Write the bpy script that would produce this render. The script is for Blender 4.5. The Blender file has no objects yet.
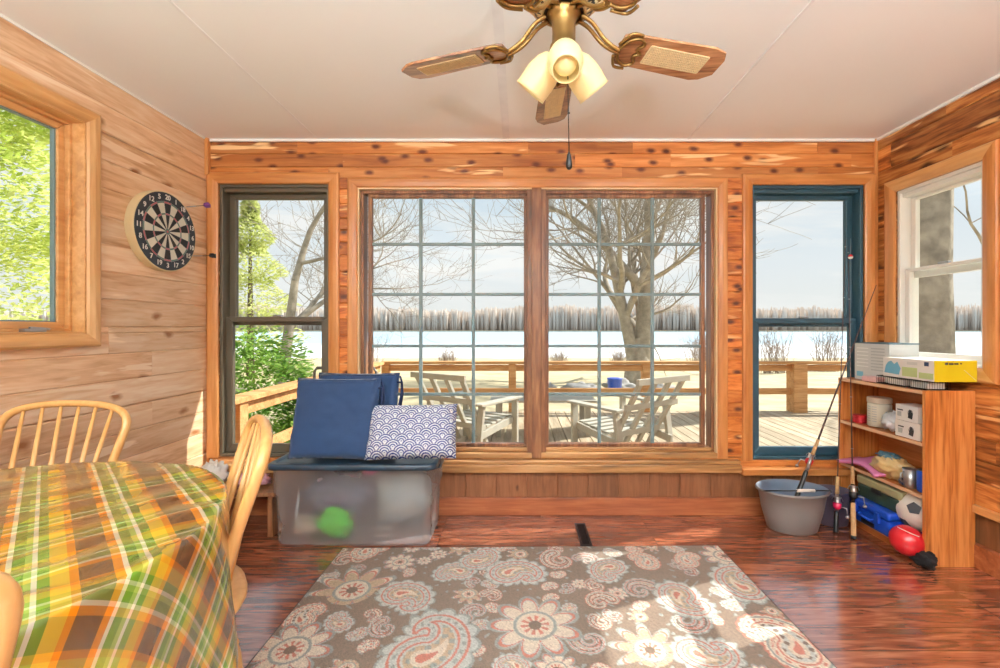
import bpy, bmesh, math, random
import numpy as np
from mathutils import Vector, Matrix
random.seed(7); np.random.seed(7)
PI = math.pi
C = bpy.context.scene.collection
# ------------------------------------------------------------------ room measures (metres)
XL, XR, YB, YF, ZC = -2.0, 2.295, 2.85, -2.0, 2.41
CAMZ, F = 1.2, 444.0
def gp(px, py, z=0.0):
    Y = F*(CAMZ-z)/(py-328.0); return ((px-519)/F*Y, Y)
def bx(px): return (px-519)/155.8
def bz(py): return 1.2+(328-py)/155.8
# ------------------------------------------------------------------ mesh builder
class MB:
    def __init__(s): s.v=[]; s.f=[]; s.sm=[]; s.t=[]; s.b=[]; s.tint=1.0; s.bid=0.0; s.mi=[]; s.m=0
    def vert(s,p): s.v.append(tuple(p)); s.t.append(s.tint); s.b.append(s.bid); return len(s.v)-1
    def face(s,idx,smooth=False): s.f.append(tuple(idx)); s.sm.append(smooth); s.mi.append(s.m)
    def hexa(s,p):
        i=[s.vert(q) for q in p]
        for a in ((0,1,2,3),(4,7,6,5),(0,4,5,1),(1,5,6,2),(2,6,7,3),(3,7,4,0)): s.face([i[k] for k in a])
        return s
    def box(s,x0,x1,y0,y1,z0,z1,M=None):
        p=[(x0,y0,z0),(x1,y0,z0),(x1,y1,z0),(x0,y1,z0),(x0,y0,z1),(x1,y0,z1),(x1,y1,z1),(x0,y1,z1)]
        if M is not None: p=[M@Vector(q) for q in p]
        return s.hexa(p)
    def bar(s,a,b,w,h,up=(0,0,1)):
        a=Vector(a); b=Vector(b); d=(b-a).normalized(); u=Vector(up)
        sx=d.cross(u)
        if sx.length<1e-4: sx=Vector((1,0,0))
        sx.normalize(); sz=sx.cross(d).normalized()
        p=[]
        for q in (a,b):
            for k,l in ((-1,-1),(1,-1),(1,1),(-1,1)): p.append(q+sx*(k*w/2)+sz*(l*h/2))
        return s.hexa(p)
    def tube(s,path,rad,n=8,cap=True,smooth=True,flat=1.0,closed=False):
        path=[Vector(p) for p in path]; m=len(path)
        if not isinstance(rad,(list,tuple)): rad=[rad]*m
        rings=[]; ref=None
        for i,p in enumerate(path):
            if closed: d=path[(i+1)%m]-path[i-1]
            else: d=path[min(i+1,m-1)]-path[max(i-1,0)]
            if d.length<1e-9: d=Vector((0,0,1))
            d.normalize()
            if ref is None:
                ref=Vector((0,0,1)) if abs(d.z)<.9 else Vector((1,0,0))
            u=(ref-d*ref.dot(d))
            if u.length<1e-5: u=d.orthogonal()
            u.normalize(); ref=u; w=d.cross(u)
            rings.append([s.vert(p+u*(rad[i]*math.cos(2*PI*k/n))+w*(rad[i]*flat*math.sin(2*PI*k/n))) for k in range(n)])
        for i in range(m if closed else m-1):
            A=rings[i]; B=rings[(i+1)%m]
            for k in range(n): s.face((A[k],A[(k+1)%n],B[(k+1)%n],B[k]),smooth)
        if cap and not closed: s.face(rings[0][::-1]); s.face(rings[-1])
        return s
    def lathe(s,prof,n=24,M=None,sx=1,sy=1,smooth=True,capb=True,capt=True):
        M=M or Matrix.Identity(4); rings=[]
        for r,z in prof: rings.append([s.vert(M@Vector((r*sx*math.cos(2*PI*k/n),r*sy*math.sin(2*PI*k/n),z))) for k in range(n)])
        for A,B in zip(rings,rings[1:]):
            for k in range(n): s.face((A[k],A[(k+1)%n],B[(k+1)%n],B[k]),smooth)
        if capb: s.face(rings[0][::-1])
        if capt: s.face(rings[-1])
        return s
    def prism(s,pts,z0,z1,M=None,smooth=False):
        M=M or Matrix.Identity(4)
        a=[s.vert(M@Vector((x,y,z0))) for x,y in pts]; b=[s.vert(M@Vector((x,y,z1))) for x,y in pts]
        n=len(pts); s.face(a[::-1]); s.face(b)
        for k in range(n): s.face((a[k],a[(k+1)%n],b[(k+1)%n],b[k]),smooth)
        return s
    def ball(s,c,r,nu=20,nv=12,sc=(1,1,1),fn=None,M=None):
        c=Vector(c); rows=[]
        for j in range(nv+1):
            ph=PI*j/nv; row=[]
            for i in range(nu):
                th=2*PI*i/nu; d=Vector((math.sin(ph)*math.cos(th),math.sin(ph)*math.sin(th),math.cos(ph)))
                k=r*(fn(d) if fn else 1)
                q=Vector((d.x*k*sc[0],d.y*k*sc[1],d.z*k*sc[2]))
                if M is not None: q=M@q
                row.append(s.vert(c+q))
                if j in (0,nv): break
            rows.append(row)
        for j in range(nv):
            A,B=rows[j],rows[j+1]
            for i in range(nu):
                a0=A[i%len(A)];a1=A[(i+1)%len(A)];b0=B[i%len(B)];b1=B[(i+1)%len(B)]
                q=[]; 
                for z in (a0,b0,b1,a1):
                    if z not in q: q.append(z)
                if len(q)>2: s.face(q,True)
        return s
    def grid(s,nu,nv,fn,smooth=True,uv=None):
        base=len(s.v)
        for j in range(nv+1):
            for i in range(nu+1): s.vert(fn(i/nu,j/nv))
        for j in range(nv):
            for i in range(nu):
                a=base+j*(nu+1)+i; s.face((a,a+1,a+nu+2,a+nu+1),smooth)
        return s
    def build(s,name,mat,parent=None,loc=(0,0,0),rz=0,bevel=0,seg=2,recalc=True,solid=0,subsurf=0):
        me=bpy.data.meshes.new(name); me.from_pydata(s.v,[],s.f); me.update()
        if recalc:
            b=bmesh.new(); b.from_mesh(me); bmesh.ops.recalc_face_normals(b,faces=b.faces); b.to_mesh(me); b.free()
        me.polygons.foreach_set('use_smooth',s.sm)
        mats=mat if isinstance(mat,(list,tuple)) else [mat]
        for m in mats: me.materials.append(m)
        if len(mats)>1: me.polygons.foreach_set('material_index',s.mi)
        if any(x!=1.0 for x in s.t) or any(s.b):
            a=me.attributes.new('tint','FLOAT','POINT'); a.data.foreach_set('value',s.t)
            a=me.attributes.new('bid','FLOAT','POINT'); a.data.foreach_set('value',s.b)
        o=bpy.data.objects.new(name,me); C.objects.link(o); o.location=loc; o.rotation_euler=(0,0,rz)
        if parent: o.parent=parent
        if subsurf: m=o.modifiers.new('s','SUBSURF'); m.levels=subsurf; m.render_levels=subsurf
        if solid: m=o.modifiers.new('t','SOLIDIFY'); m.thickness=solid; m.offset=0
        if bevel:
            m=o.modifiers.new('b','BEVEL'); m.width=bevel; m.segments=seg; m.limit_method='ANGLE'; m.angle_limit=.7
        return o
def tag(o,label=None,cat=None,group=None,kind=None):
    if label: o['label']=label
    if cat: o['category']=cat
    if group: o['group']=group
    if kind: o['kind']=kind
    return o
def thing(name,label,cat,loc=(0,0,0),rz=0,group=None,kind=None):
    o=bpy.data.objects.new(name,None); C.objects.link(o); o.location=loc; o.rotation_euler=(0,0,rz); o.empty_display_size=.05
    return tag(o,label,cat,group,kind)
def structure(o,label=None): o['kind']='structure'; 
def dup(root,loc,rz=None,label=None):
    r=root.copy(); C.objects.link(r); r.location=loc
    if rz is not None: r.rotation_euler=(0,0,rz)
    if label: r['label']=label
    for ch in list(root.children):
        c=ch.copy(); C.objects.link(c); c.parent=r
        for g in list(ch.children):
            d=g.copy(); C.objects.link(d); d.parent=c
    return r
def colattr(o,cols):
    a=o.data.attributes.new('col','FLOAT_COLOR','POINT')
    a.data.foreach_set('color',np.concatenate([cols,np.ones((len(cols),1))],1).astype(np.float32).ravel())
def verts_np(o):
    a=np.empty(len(o.data.vertices)*3); o.data.vertices.foreach_get('co',a); return a.reshape(-1,3)
# ------------------------------------------------------------------ materials
def srgb(r,g,b):
    f=lambda c:(c/255/12.92) if c/255<=.04045 else ((c/255+.055)/1.055)**2.4
    return (f(r),f(g),f(b),1)
def newmat(name):
    m=bpy.data.materials.new(name); m.use_nodes=True; nt=m.node_tree
    return m,nt,nt.nodes['Principled BSDF']
def N(nt,t,**k):
    n=nt.nodes.new(t)
    for a,b in k.items(): setattr(n,a,b)
    return n
def plain(name,rgb,rough=.5,metal=0,coat=0,var=.06,scale=12,bump=0,spec=.5,trans=0,alpha=1,emis=None,es=0,sheen=0):
    m,nt,p=newmat(name); c=srgb(*rgb)
    tc=N(nt,'ShaderNodeTexCoord'); no=N(nt,'ShaderNodeTexNoise'); no.inputs['Scale'].default_value=scale; no.inputs['Detail'].default_value=4
    nt.links.new(tc.outputs['Object'],no.inputs['Vector'])
    r=N(nt,'ShaderNodeValToRGB'); k0=1-var*2; k1=1+var*2
    r.color_ramp.elements[0].color=(c[0]*k0,c[1]*k0,c[2]*k0,1); r.color_ramp.elements[1].color=(min(1,c[0]*k1),min(1,c[1]*k1),min(1,c[2]*k1),1)
    nt.links.new(no.outputs['Fac'],r.inputs['Fac']); nt.links.new(r.outputs['Color'],p.inputs['Base Color'])
    p.inputs['Roughness'].default_value=rough; p.inputs['Metallic'].default_value=metal
    p.inputs['Coat Weight'].default_value=coat; p.inputs['Coat Roughness'].default_value=.12
    p.inputs['Specular IOR Level'].default_value=spec; p.inputs['Transmission Weight'].default_value=trans; p.inputs['Alpha'].default_value=alpha
    if sheen: p.inputs['Sheen Weight'].default_value=sheen
    if emis: p.inputs['Emission Color'].default_value=srgb(*emis); p.inputs['Emission Strength'].default_value=es
    if bump:
        bn=N(nt,'ShaderNodeBump'); bn.inputs['Strength'].default_value=bump; bn.inputs['Distance'].default_value=.01
        n2=N(nt,'ShaderNodeTexNoise'); n2.inputs['Scale'].default_value=scale*6; nt.links.new(tc.outputs['Object'],n2.inputs['Vector'])
        nt.links.new(n2.outputs['Fac'],bn.inputs['Height']); nt.links.new(bn.outputs['Normal'],p.inputs['Normal'])
    return m
def wood(name,dark,mid,light,axis=0,scale=1.0,stretch=12,rough=.4,coat=.2,knots=0,tint=False,contrast=1.0,knotcol=(60,25,12),kscale=4.5,spec=.5,pale=None,plane=None,streak=None):
    m,nt,p=newmat(name); L=nt.links.new
    tc=N(nt,'ShaderNodeTexCoord'); vec=tc.outputs['Object']
    if tint:
        at=N(nt,'ShaderNodeAttribute',attribute_name='bid'); cx=N(nt,'ShaderNodeCombineXYZ')
        for k,q in enumerate('XYZ'):
            mm=N(nt,'ShaderNodeMath',operation='MULTIPLY'); mm.inputs[1].default_value=(3.7,5.3,2.9)[k]; L(at.outputs['Fac'],mm.inputs[0]); L(mm.outputs[0],cx.inputs[q])
        ad=N(nt,'ShaderNodeVectorMath',operation='ADD'); L(vec,ad.inputs[0]); L(cx.outputs[0],ad.inputs[1]); vec=ad.outputs[0]
    mp=N(nt,'ShaderNodeMapping'); sc=[scale*8]*3; sc[axis]=scale*8/stretch; mp.inputs['Scale'].default_value=sc; L(vec,mp.inputs['Vector'])
    n1=N(nt,'ShaderNodeTexNoise'); n1.inputs['Scale'].default_value=1.2; n1.inputs['Detail'].default_value=5; n1.inputs['Distortion'].default_value=1.2; L(mp.outputs[0],n1.inputs['Vector'])
    n2=N(nt,'ShaderNodeTexNoise'); n2.inputs['Scale'].default_value=7; n2.inputs['Detail'].default_value=3; n2.inputs['Distortion'].default_value=.6; L(mp.outputs[0],n2.inputs['Vector'])
    mx=N(nt,'ShaderNodeMix',data_type='FLOAT'); mx.inputs[0].default_value=.42; L(n1.outputs['Fac'],mx.inputs[2]); L(n2.outputs['Fac'],mx.inputs[3])
    r=N(nt,'ShaderNodeValToRGB'); e=r.color_ramp.elements; h=.16/contrast
    e[0].position=.5-h; e[0].color=srgb(*dark); e[1].position=.5+h; e[1].color=srgb(*light); q=e.new(.5); q.color=srgb(*mid)
    if pale: q=e.new(min(.98,.5+h*1.25)); q.color=srgb(*pale)
    L(mx.outputs[0],r.inputs['Fac']); col=r.outputs['Color']
    if tint:
        at2=N(nt,'ShaderNodeAttribute',attribute_name='tint'); mu=N(nt,'ShaderNodeVectorMath',operation='SCALE'); L(col,mu.inputs[0]); L(at2.outputs['Fac'],mu.inputs['Scale']); col=mu.outputs[0]
    if knots:
        mk=N(nt,'ShaderNodeMapping'); ks=[kscale]*3; ks[axis]=kscale*.55; mk.inputs['Scale'].default_value=ks; L(vec,mk.inputs['Vector'])
        nd=N(nt,'ShaderNodeTexNoise'); nd.inputs['Scale'].default_value=14; L(vec,nd.inputs['Vector'])
        sv=N(nt,'ShaderNodeVectorMath',operation='SCALE'); sv.inputs['Scale'].default_value=.09; L(nd.outputs['Color'],sv.inputs[0])
        av=N(nt,'ShaderNodeVectorMath',operation='ADD'); L(mk.outputs[0],av.inputs[0]); L(sv.outputs[0],av.inputs[1])
        vo=N(nt,'ShaderNodeTexVoronoi')
        if plane:
            vo.voronoi_dimensions='2D'; s3=N(nt,'ShaderNodeSeparateXYZ'); L(av.outputs[0],s3.inputs[0]); c3=N(nt,'ShaderNodeCombineXYZ'); L(s3.outputs[plane[0]],c3.inputs[0]); L(s3.outputs[plane[1]],c3.inputs[1]); av=c3
        vo.name='knots'; vo.inputs['Scale'].default_value=1; vo.inputs['Randomness'].default_value=1; L(av.outputs[0],vo.inputs['Vector'])
        kr=N(nt,'ShaderNodeValToRGB'); kr.color_ramp.elements[0].position=.05*knots; kr.color_ramp.elements[0].color=(1,1,1,1); kr.color_ramp.elements[1].position=.16*knots; kr.color_ramp.elements[1].color=(0,0,0,1)
        L(vo.outputs['Distance'],kr.inputs['Fac']); mc=N(nt,'ShaderNodeMix',data_type='RGBA'); L(kr.outputs['Color'],mc.inputs[0]); L(col,mc.inputs[6]); mc.inputs[7].default_value=srgb(*knotcol); col=mc.outputs[2]
    if streak:
        ms=N(nt,'ShaderNodeMapping'); ss=[16]*3; ss[axis]=1.6; ms.inputs['Scale'].default_value=ss; L(vec,ms.inputs['Vector'])
        ns=N(nt,'ShaderNodeTexNoise'); ns.inputs['Scale'].default_value=1; ns.inputs['Detail'].default_value=3; ns.inputs['Distortion'].default_value=.5; L(ms.outputs[0],ns.inputs['Vector'])
        rs=N(nt,'ShaderNodeValToRGB'); rs.color_ramp.elements[0].position=.62; rs.color_ramp.elements[0].color=(0,0,0,1); rs.color_ramp.elements[1].position=.66; rs.color_ramp.elements[1].color=(.85,.85,.85,1); L(ns.outputs['Fac'],rs.inputs['Fac'])
        m5=N(nt,'ShaderNodeMix',data_type='RGBA'); L(rs.outputs['Color'],m5.inputs[0]); L(col,m5.inputs[6]); m5.inputs[7].default_value=srgb(*streak); col=m5.outputs[2]
    L(col,p.inputs['Base Color']); p.inputs['Roughness'].default_value=rough; p.inputs['Coat Weight'].default_value=coat; p.inputs['Coat Roughness'].default_value=.2; p.inputs['Specular IOR Level'].default_value=spec
    bn=N(nt,'ShaderNodeBump'); bn.inputs['Strength'].default_value=.12; bn.inputs['Distance'].default_value=.004; L(n2.outputs['Fac'],bn.inputs['Height']); L(bn.outputs['Normal'],p.inputs['Normal'])
    return m
def attrmat(name,rough=.9,sheen=0,coat=0,bump=.0,bscale=300,spec=.4):
    m,nt,p=newmat(name); a=N(nt,'ShaderNodeAttribute',attribute_name='col'); nt.links.new(a.outputs['Color'],p.inputs['Base Color'])
    p.inputs['Roughness'].default_value=rough; p.inputs['Sheen Weight'].default_value=sheen; p.inputs['Coat Weight'].default_value=coat; p.inputs['Specular IOR Level'].default_value=spec
    if bump:
        tc=N(nt,'ShaderNodeTexCoord'); n=N(nt,'ShaderNodeTexNoise'); n.inputs['Scale'].default_value=bscale; nt.links.new(tc.outputs['Object'],n.inputs['Vector'])
        b=N(nt,'ShaderNodeBump'); b.inputs['Strength'].default_value=bump; b.inputs['Distance'].default_value=.004; nt.links.new(n.outputs['Fac'],b.inputs['Height']); nt.links.new(b.outputs['Normal'],p.inputs['Normal'])
    return m
def glassmat(name,tintc=(.97,.985,.98),refl=.05):
    m,nt,p=newmat(name); nt.nodes.remove(p); out=nt.nodes['Material Output']
    t=N(nt,'ShaderNodeBsdfTransparent'); t.inputs[0].default_value=(*tintc,1)
    g=N(nt,'ShaderNodeBsdfGlossy'); g.inputs['Roughness'].default_value=.02
    lw=N(nt,'ShaderNodeFresnel'); lw.inputs['IOR'].default_value=1.3
    mm=N(nt,'ShaderNodeMath',operation='MULTIPLY'); geo=N(nt,'ShaderNodeNewGeometry'); iv=N(nt,'ShaderNodeMath',operation='SUBTRACT'); iv.inputs[0].default_value=.6; m0=N(nt,'ShaderNodeMath',operation='MULTIPLY'); m0.inputs[1].default_value=.6; nt.links.new(geo.outputs['Backfacing'],m0.inputs[0]); nt.links.new(m0.outputs[0],iv.inputs[1]); nt.links.new(lw.outputs[0],mm.inputs[0]); nt.links.new(iv.outputs[0],mm.inputs[1])
    mx=N(nt,'ShaderNodeMixShader'); nt.links.new(mm.outputs[0],mx.inputs[0]); nt.links.new(t.outputs[0],mx.inputs[1]); nt.links.new(g.outputs[0],mx.inputs[2]); nt.links.new(mx.outputs[0],out.inputs['Surface'])
    return m
M={}
M['cedar']=wood('knotty cedar boards',(150,84,36),(190,118,58),(212,148,88),0,1.0,14,.45,.15,1.25,True,1.0,(92,38,16),9.0,plane=(0,2),streak=(244,204,150))
M['cedar_v']=wood('knotty cedar strips',(140,66,24),(196,112,48),(218,144,76),0,1.3,6,.45,.15,1.3,True,1.2,(78,30,14),10,plane=(0,2),streak=(240,196,140))
M['cedar_r']=wood('rough cedar boards',(120,62,26),(190,116,56),(222,158,90),1,1.0,10,.5,.1,1.2,True,1.5,(70,30,14),6,plane=(1,2),streak=(240,196,136))
M['pine_l']=wood('pale planed boards',(200,152,112),(228,190,152),(242,216,188),1,.9,9,.45,.1,.5,True,1.0,(160,104,62),3.2,plane=(1,2),streak=(246,222,194))
M['brownboard']=wood('brown wainscot boards',(106,64,38),(132,84,52),(150,100,66),2,1.0,10,.5,.1,.35,True,.9,(80,40,20),4)
M['redbase']=wood('red brown baseboard',(130,68,38),(160,92,56),(184,118,76),0,1.0,12,.45,.15,.3,False)
M['trim']=wood('honey casing',(170,102,48),(196,130,70),(214,152,92),2,.8,12,.35,.3)
M['trim_pale']=wood('tan upright casing',(186,136,84),(206,158,104),(224,182,132),2,.8,12,.35,.3)
M['trim_h']=wood('honey casing grained across',(170,102,48),(196,130,70),(214,152,92),0,.8,12,.35,.3)
M['trim_y']=wood('honey casing grained along',(190,136,80),(212,160,102),(228,182,130),1,.8,12,.35,.3)
M['sill']=wood('weathered ledge',(120,84,48),(176,128,78),(206,164,116),0,1.0,14,.45,.2)
M['sashwood']=wood('brown sash wood',(84,50,32),(124,80,52),(166,118,80),2,1.2,12,.4,.2)
M['whiteframe']=plain('white vinyl',(232,232,228),.4,var=.02)
M['creamliner']=plain('cream jamb liner',(238,216,178),.4,var=.03)
M['muntin']=plain('pale teal grille bars',(116,138,142),.4,var=.03)
M['bronze_frame']=plain('dark bronze aluminium',(92,84,70),.4,.1,var=.05)
M['teal_frame']=plain('dark teal aluminium',(48,80,96),.35,.1,var=.05)
M['ceil']=plain('ceiling paint',(236,238,238),.8,var=.012,scale=2)
M['plaster']=plain('painted plaster',(236,228,214),.8,var=.02)
M['glass']=glassmat('window glass')
M['chairwood']=wood('natural beech',(206,150,84),(222,170,104),(234,188,124),2,1.2,14,.32,.35,contrast=.7)
M['oak']=wood('oak veneer',(150,80,32),(196,118,56),(220,148,84),2,1.1,16,.35,.25,contrast=1.5)
M['oak_h']=wood('oak shelf veneer',(160,84,32),(190,110,52),(210,134,76),1,1.3,18,.35,.25)
M['edgeband']=plain('pale shelf edge',(222,178,138),.5)
M['brass']=plain('antique brass',(154,122,72),.36,.85,var=.1,scale=20)
M['brass_light']=plain('cream brass filigree',(206,184,138),.4,.4)
M['darkmotor']=plain('dark motor core',(70,66,62),.4,.6)
M['shade']=plain('alabaster lamp glass',(240,222,166),.35,var=.05,scale=9,emis=(255,235,180),es=.10)
M['bladewood']=wood('oak blade',(92,56,34),(146,98,62),(188,140,100),0,2,14,.35,.3,contrast=1.3)
M['black']=plain('black plastic',(24,24,26),.4,var=.05)
M['blackmetal']=plain('black metal',(34,34,36),.35,.6)
M['steel']=plain('brushed steel',(176,176,178),.3,.9)
M['cork']=plain('cork',(206,164,116),.8,var=.15,scale=90)
M['navy']=plain('navy cushion fabric',(20,56,98),.75,var=.06,scale=30,bump=.15,sheen=.3)
M['navy_strap']=plain('navy tie tape',(24,40,80),.8)
M['lid']=plain('dark blue lid plastic',(40,58,74),.35,var=.03)
M['cane']=plain('woven cane',(222,204,160),.6,var=.1,scale=80); M['boardrim']=plain('pale board rim',(216,200,160),.6); M['purple']=plain('purple flight',(120,70,140),.5); M['palepink']=plain('pale pink',(232,190,192),.5); M['tealtop']=plain('teal lid',(60,96,112),.5); M['redtin']=plain('red tin',(190,36,46),.35,.2); M['offwhite']=plain('off white plastic',(214,212,196),.5); M['lilac']=plain('lilac foam',(216,130,180),.6,var=.1); M['balldark']=plain('ball patch',(54,58,66),.5); M['steelgrey']=plain('grey tube',(120,120,118),.4,.6)
M['gray_tub']=plain('grey tub plastic',(128,124,122),.45,var=.03)
M['gray_tub_in']=plain('slate tub lining',(108,122,142),.45,var=.03)
M['white']=plain('white plastic',(236,234,230),.4,var=.02)
M['paper']=plain('white card',(226,226,224),.6,var=.02)
M['text']=plain('dark print',(40,44,52),.6)
M['pink']=plain('pink plastic',(224,96,150),.4)
M['magenta']=plain('magenta plastic',(206,26,84),.35,coat=.5)
M['red']=plain('red rubber',(206,34,44),.3,coat=.4,var=.03)
M['blue']=plain('blue plastic',(26,76,190),.35,coat=.3,var=.04)
M['green']=plain('dark green plastic',(44,64,52),.45)
M['tan']=plain('olive tan plastic',(158,152,112),.45)
M['yellow']=plain('yellow card',(226,206,30),.5,var=.02)
M['tanbag']=plain('tan plastic bag',(214,184,128),.4,coat=.4,var=.12,scale=30)
M['cyanprint']=plain('sky blue print',(110,176,206),.5)
M['greenprint']=plain('pale green print',(178,198,138),.5)
M['lightgrey']=plain('pale grey board',(206,210,208),.5,var=.05)
M['greencloth']=plain('bright green fabric',(96,214,60),.7,var=.1)
M['greydark']=plain('charcoal cloth',(104,104,122),.8,var=.2,scale=9)
M['beige']=plain('beige cloth',(196,180,160),.8,var=.1)
# frosted translucent bin plastic
def binmat():
    m,nt,p=newmat('frosted clear plastic'); nt.nodes.remove(p); out=nt.nodes['Material Output']
    t=N(nt,'ShaderNodeBsdfTransparent'); t.inputs[0].default_value=(.93,.95,.97,1)
    d=N(nt,'ShaderNodeBsdfPrincipled'); d.inputs['Base Color'].default_value=srgb(240,246,252); d.inputs['Roughness'].default_value=.22
    tr=N(nt,'ShaderNodeTexNoise'); tr.inputs['Scale'].default_value=3; tc=N(nt,'ShaderNodeTexCoord'); nt.links.new(tc.outputs['Object'],tr.inputs['Vector'])
    mr=N(nt,'ShaderNodeMapRange'); mr.inputs[3].default_value=.22; mr.inputs[4].default_value=.37; nt.links.new(tr.outputs['Fac'],mr.inputs[0]); tl=N(nt,'ShaderNodeBsdfTranslucent'); tl.inputs[0].default_value=srgb(230,238,246); ms=N(nt,'ShaderNodeMixShader'); ms.inputs[0].default_value=.25; nt.links.new(d.outputs[0],ms.inputs[1]); nt.links.new(tl.outputs[0],ms.inputs[2])
    mx=N(nt,'ShaderNodeMixShader'); nt.links.new(mr.outputs[0],mx.inputs[0]); nt.links.new(t.outputs[0],mx.inputs[1]); nt.links.new(ms.outputs[0],mx.inputs[2]); nt.links.new(mx.outputs[0],out.inputs['Surface'])
    return m
M['bin']=binmat()
# laminate floor
def floormat():
    m,nt,p=newmat('red brown laminate'); L=nt.links.new; tc=N(nt,'ShaderNodeTexCoord')
    br=N(nt,'ShaderNodeTexBrick'); br.offset=.37; br.offset_frequency=1
    br.inputs['Scale'].default_value=1; br.inputs['Brick Width'].default_value=1.22; br.inputs['Row Height'].default_value=.127; br.inputs['Mortar Size'].default_value=.0026
    br.inputs['Mortar Smooth'].default_value=.3; br.inputs['Color1'].default_value=(.25,.25,.25,1); br.inputs['Color2'].default_value=(.85,.85,.85,1); br.inputs['Mortar'].default_value=(0,0,0,1); br.inputs['Bias'].default_value=0
    L(tc.outputs['Object'],br.inputs['Vector'])
    off=N(nt,'ShaderNodeVectorMath',operation='SCALE'); off.inputs['Scale'].default_value=9; L(br.outputs['Color'],off.inputs[0])
    ad=N(nt,'ShaderNodeVectorMath',operation='ADD'); L(tc.outputs['Object'],ad.inputs[0]); L(off.outputs[0],ad.inputs[1])
    mp=N(nt,'ShaderNodeMapping'); mp.inputs['Scale'].default_value=(2.6,22,22); L(ad.outputs[0],mp.inputs['Vector'])
    n=N(nt,'ShaderNodeTexNoise'); n.inputs['Scale'].default_value=1.4; n.inputs['Detail'].default_value=6; n.inputs['Distortion'].default_value=1.4; L(mp.outputs[0],n.inputs['Vector'])
    r=N(nt,'ShaderNodeValToRGB'); e=r.color_ramp.elements; e[0].position=.30; e[0].color=srgb(96,50,36); e[1].position=.70; e[1].color=srgb(186,122,92); q=e.new(.5); q.color=srgb(148,84,60); L(n.outputs['Fac'],r.inputs['Fac'])
    mr=N(nt,'ShaderNodeMapRange'); mr.inputs[3].default_value=.68; mr.inputs[4].default_value=1.22; L(br.outputs['Color'],mr.inputs[0])
    s=N(nt,'ShaderNodeVectorMath',operation='SCALE'); L(r.outputs['Color'],s.inputs[0]); L(mr.outputs[0],s.inputs['Scale'])
    mx=N(nt,'ShaderNodeMix',data_type='RGBA'); L(br.outputs['Fac'],mx.inputs[0]); L(s.outputs[0],mx.inputs[6]); mx.inputs[7].default_value=srgb(52,24,16)
    L(mx.outputs[2],p.inputs['Base Color']); p.inputs['Roughness'].default_value=.22; p.inputs['Specular IOR Level'].default_value=.7; p.inputs['Coat Weight'].default_value=1; p.inputs['Coat IOR'].default_value=1.8; p.inputs['Coat Roughness'].default_value=.13
    b=N(nt,'ShaderNodeBump'); b.inputs['Strength'].default_value=.05; b.inputs['Distance'].default_value=.001; L(n.outputs['Fac'],b.inputs['Height']); L(b.outputs['Normal'],p.inputs['Normal'])
    return m
M['floor']=floormat()
# ------------------------------------------------------------------ wall helpers
def mback(u,v,d): return (u,YB+d,v)
def mleft(u,v,d): return (XL-d,u,v)
def mright(u,v,d): return (XR+d,u,v)
def mfront(u,v,d): return (u,YF-d,v)
def slab(mb,mp,u0,u1,v0,v1,d0,d1):
    mb.hexa([mp(u0,v0,d0),mp(u1,v0,d0),mp(u1,v0,d1),mp(u0,v0,d1),mp(u0,v1,d0),mp(u1,v1,d0),mp(u1,v1,d1),mp(u0,v1,d1)])
def cells(u0,u1,v0,v1,holes):
    us=sorted({u0,u1}|{min(max(h[k],u0),u1) for h in holes for k in (0,1)}); vs=sorted({v0,v1}|{min(max(h[k],v0),v1) for h in holes for k in (2,3)})
    out=[]
    for a,b in zip(vs,vs[1:]):
        run=None
        for c,d in zip(us,us[1:]):
            inh=any(c>=h[0]-1e-6 and d<=h[1]+1e-6 and a>=h[2]-1e-6 and b<=h[3]+1e-6 for h in holes)
            if inh:
                if run: out.append((*run,a,b)); run=None
            else: run=(run[0],d) if run else (c,d)
        if run: out.append((*run,a,b))
    return out
def board(mb,mp,u0,u1,v0,v1,d0,d1,ch=.004,vertical=False):
    # a board with eased long edges
    if vertical: prof=[(u0,d1),(u0,d0+ch),(u0+ch,d0),(u1-ch,d0),(u1,d0+ch),(u1,d1)]; A=[mp(u,v0,d) for u,d in prof]; B=[mp(u,v1,d) for u,d in prof]
    else: prof=[(v0,d1),(v0,d0+ch),(v0+ch,d0),(v1-ch,d0),(v1,d0+ch),(v1,d1)]; A=[mp(u0,v,d) for v,d in prof]; B=[mp(u1,v,d) for v,d in prof]
    a=[mb.vert(p) for p in A]; b=[mb.vert(p) for p in B]; n=6
    mb.face(a[::-1]); mb.face(b)
    for k in range(n): mb.face((a[k],a[(k+1)%n],b[(k+1)%n],b[k]))
def ring(mb,mp,i,o,d0,d1):
    # mitred frame: i and o are (u0,u1,v0,v1)
    ci=[(i[0],i[2]),(i[1],i[2]),(i[1],i[3]),(i[0],i[3])]; co=[(o[0],o[2]),(o[1],o[2]),(o[1],o[3]),(o[0],o[3])]
    for k in range(4):
        l=(k+1)%4
        mb.hexa([mp(*ci[k],d0),mp(*ci[l],d0),mp(*co[l],d0),mp(*co[k],d0),mp(*ci[k],d1),mp(*ci[l],d1),mp(*co[l],d1),mp(*co[k],d1)])
def grow(r,w): return (r[0]-w,r[1]+w,r[2]-w,r[3]+w)
# openings (u0,u1,z0,z1)
HL=(bx(219),bx(329),bz(457),bz(184)); HC=(bx(358),bx(717),bz(458),bz(188)); HR=(bx(752),bx(864),bz(460),bz(185))
HLW=(.70,2.04,1.175,2.145); HRW=(2.19,2.70,1.0,2.03)
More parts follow.
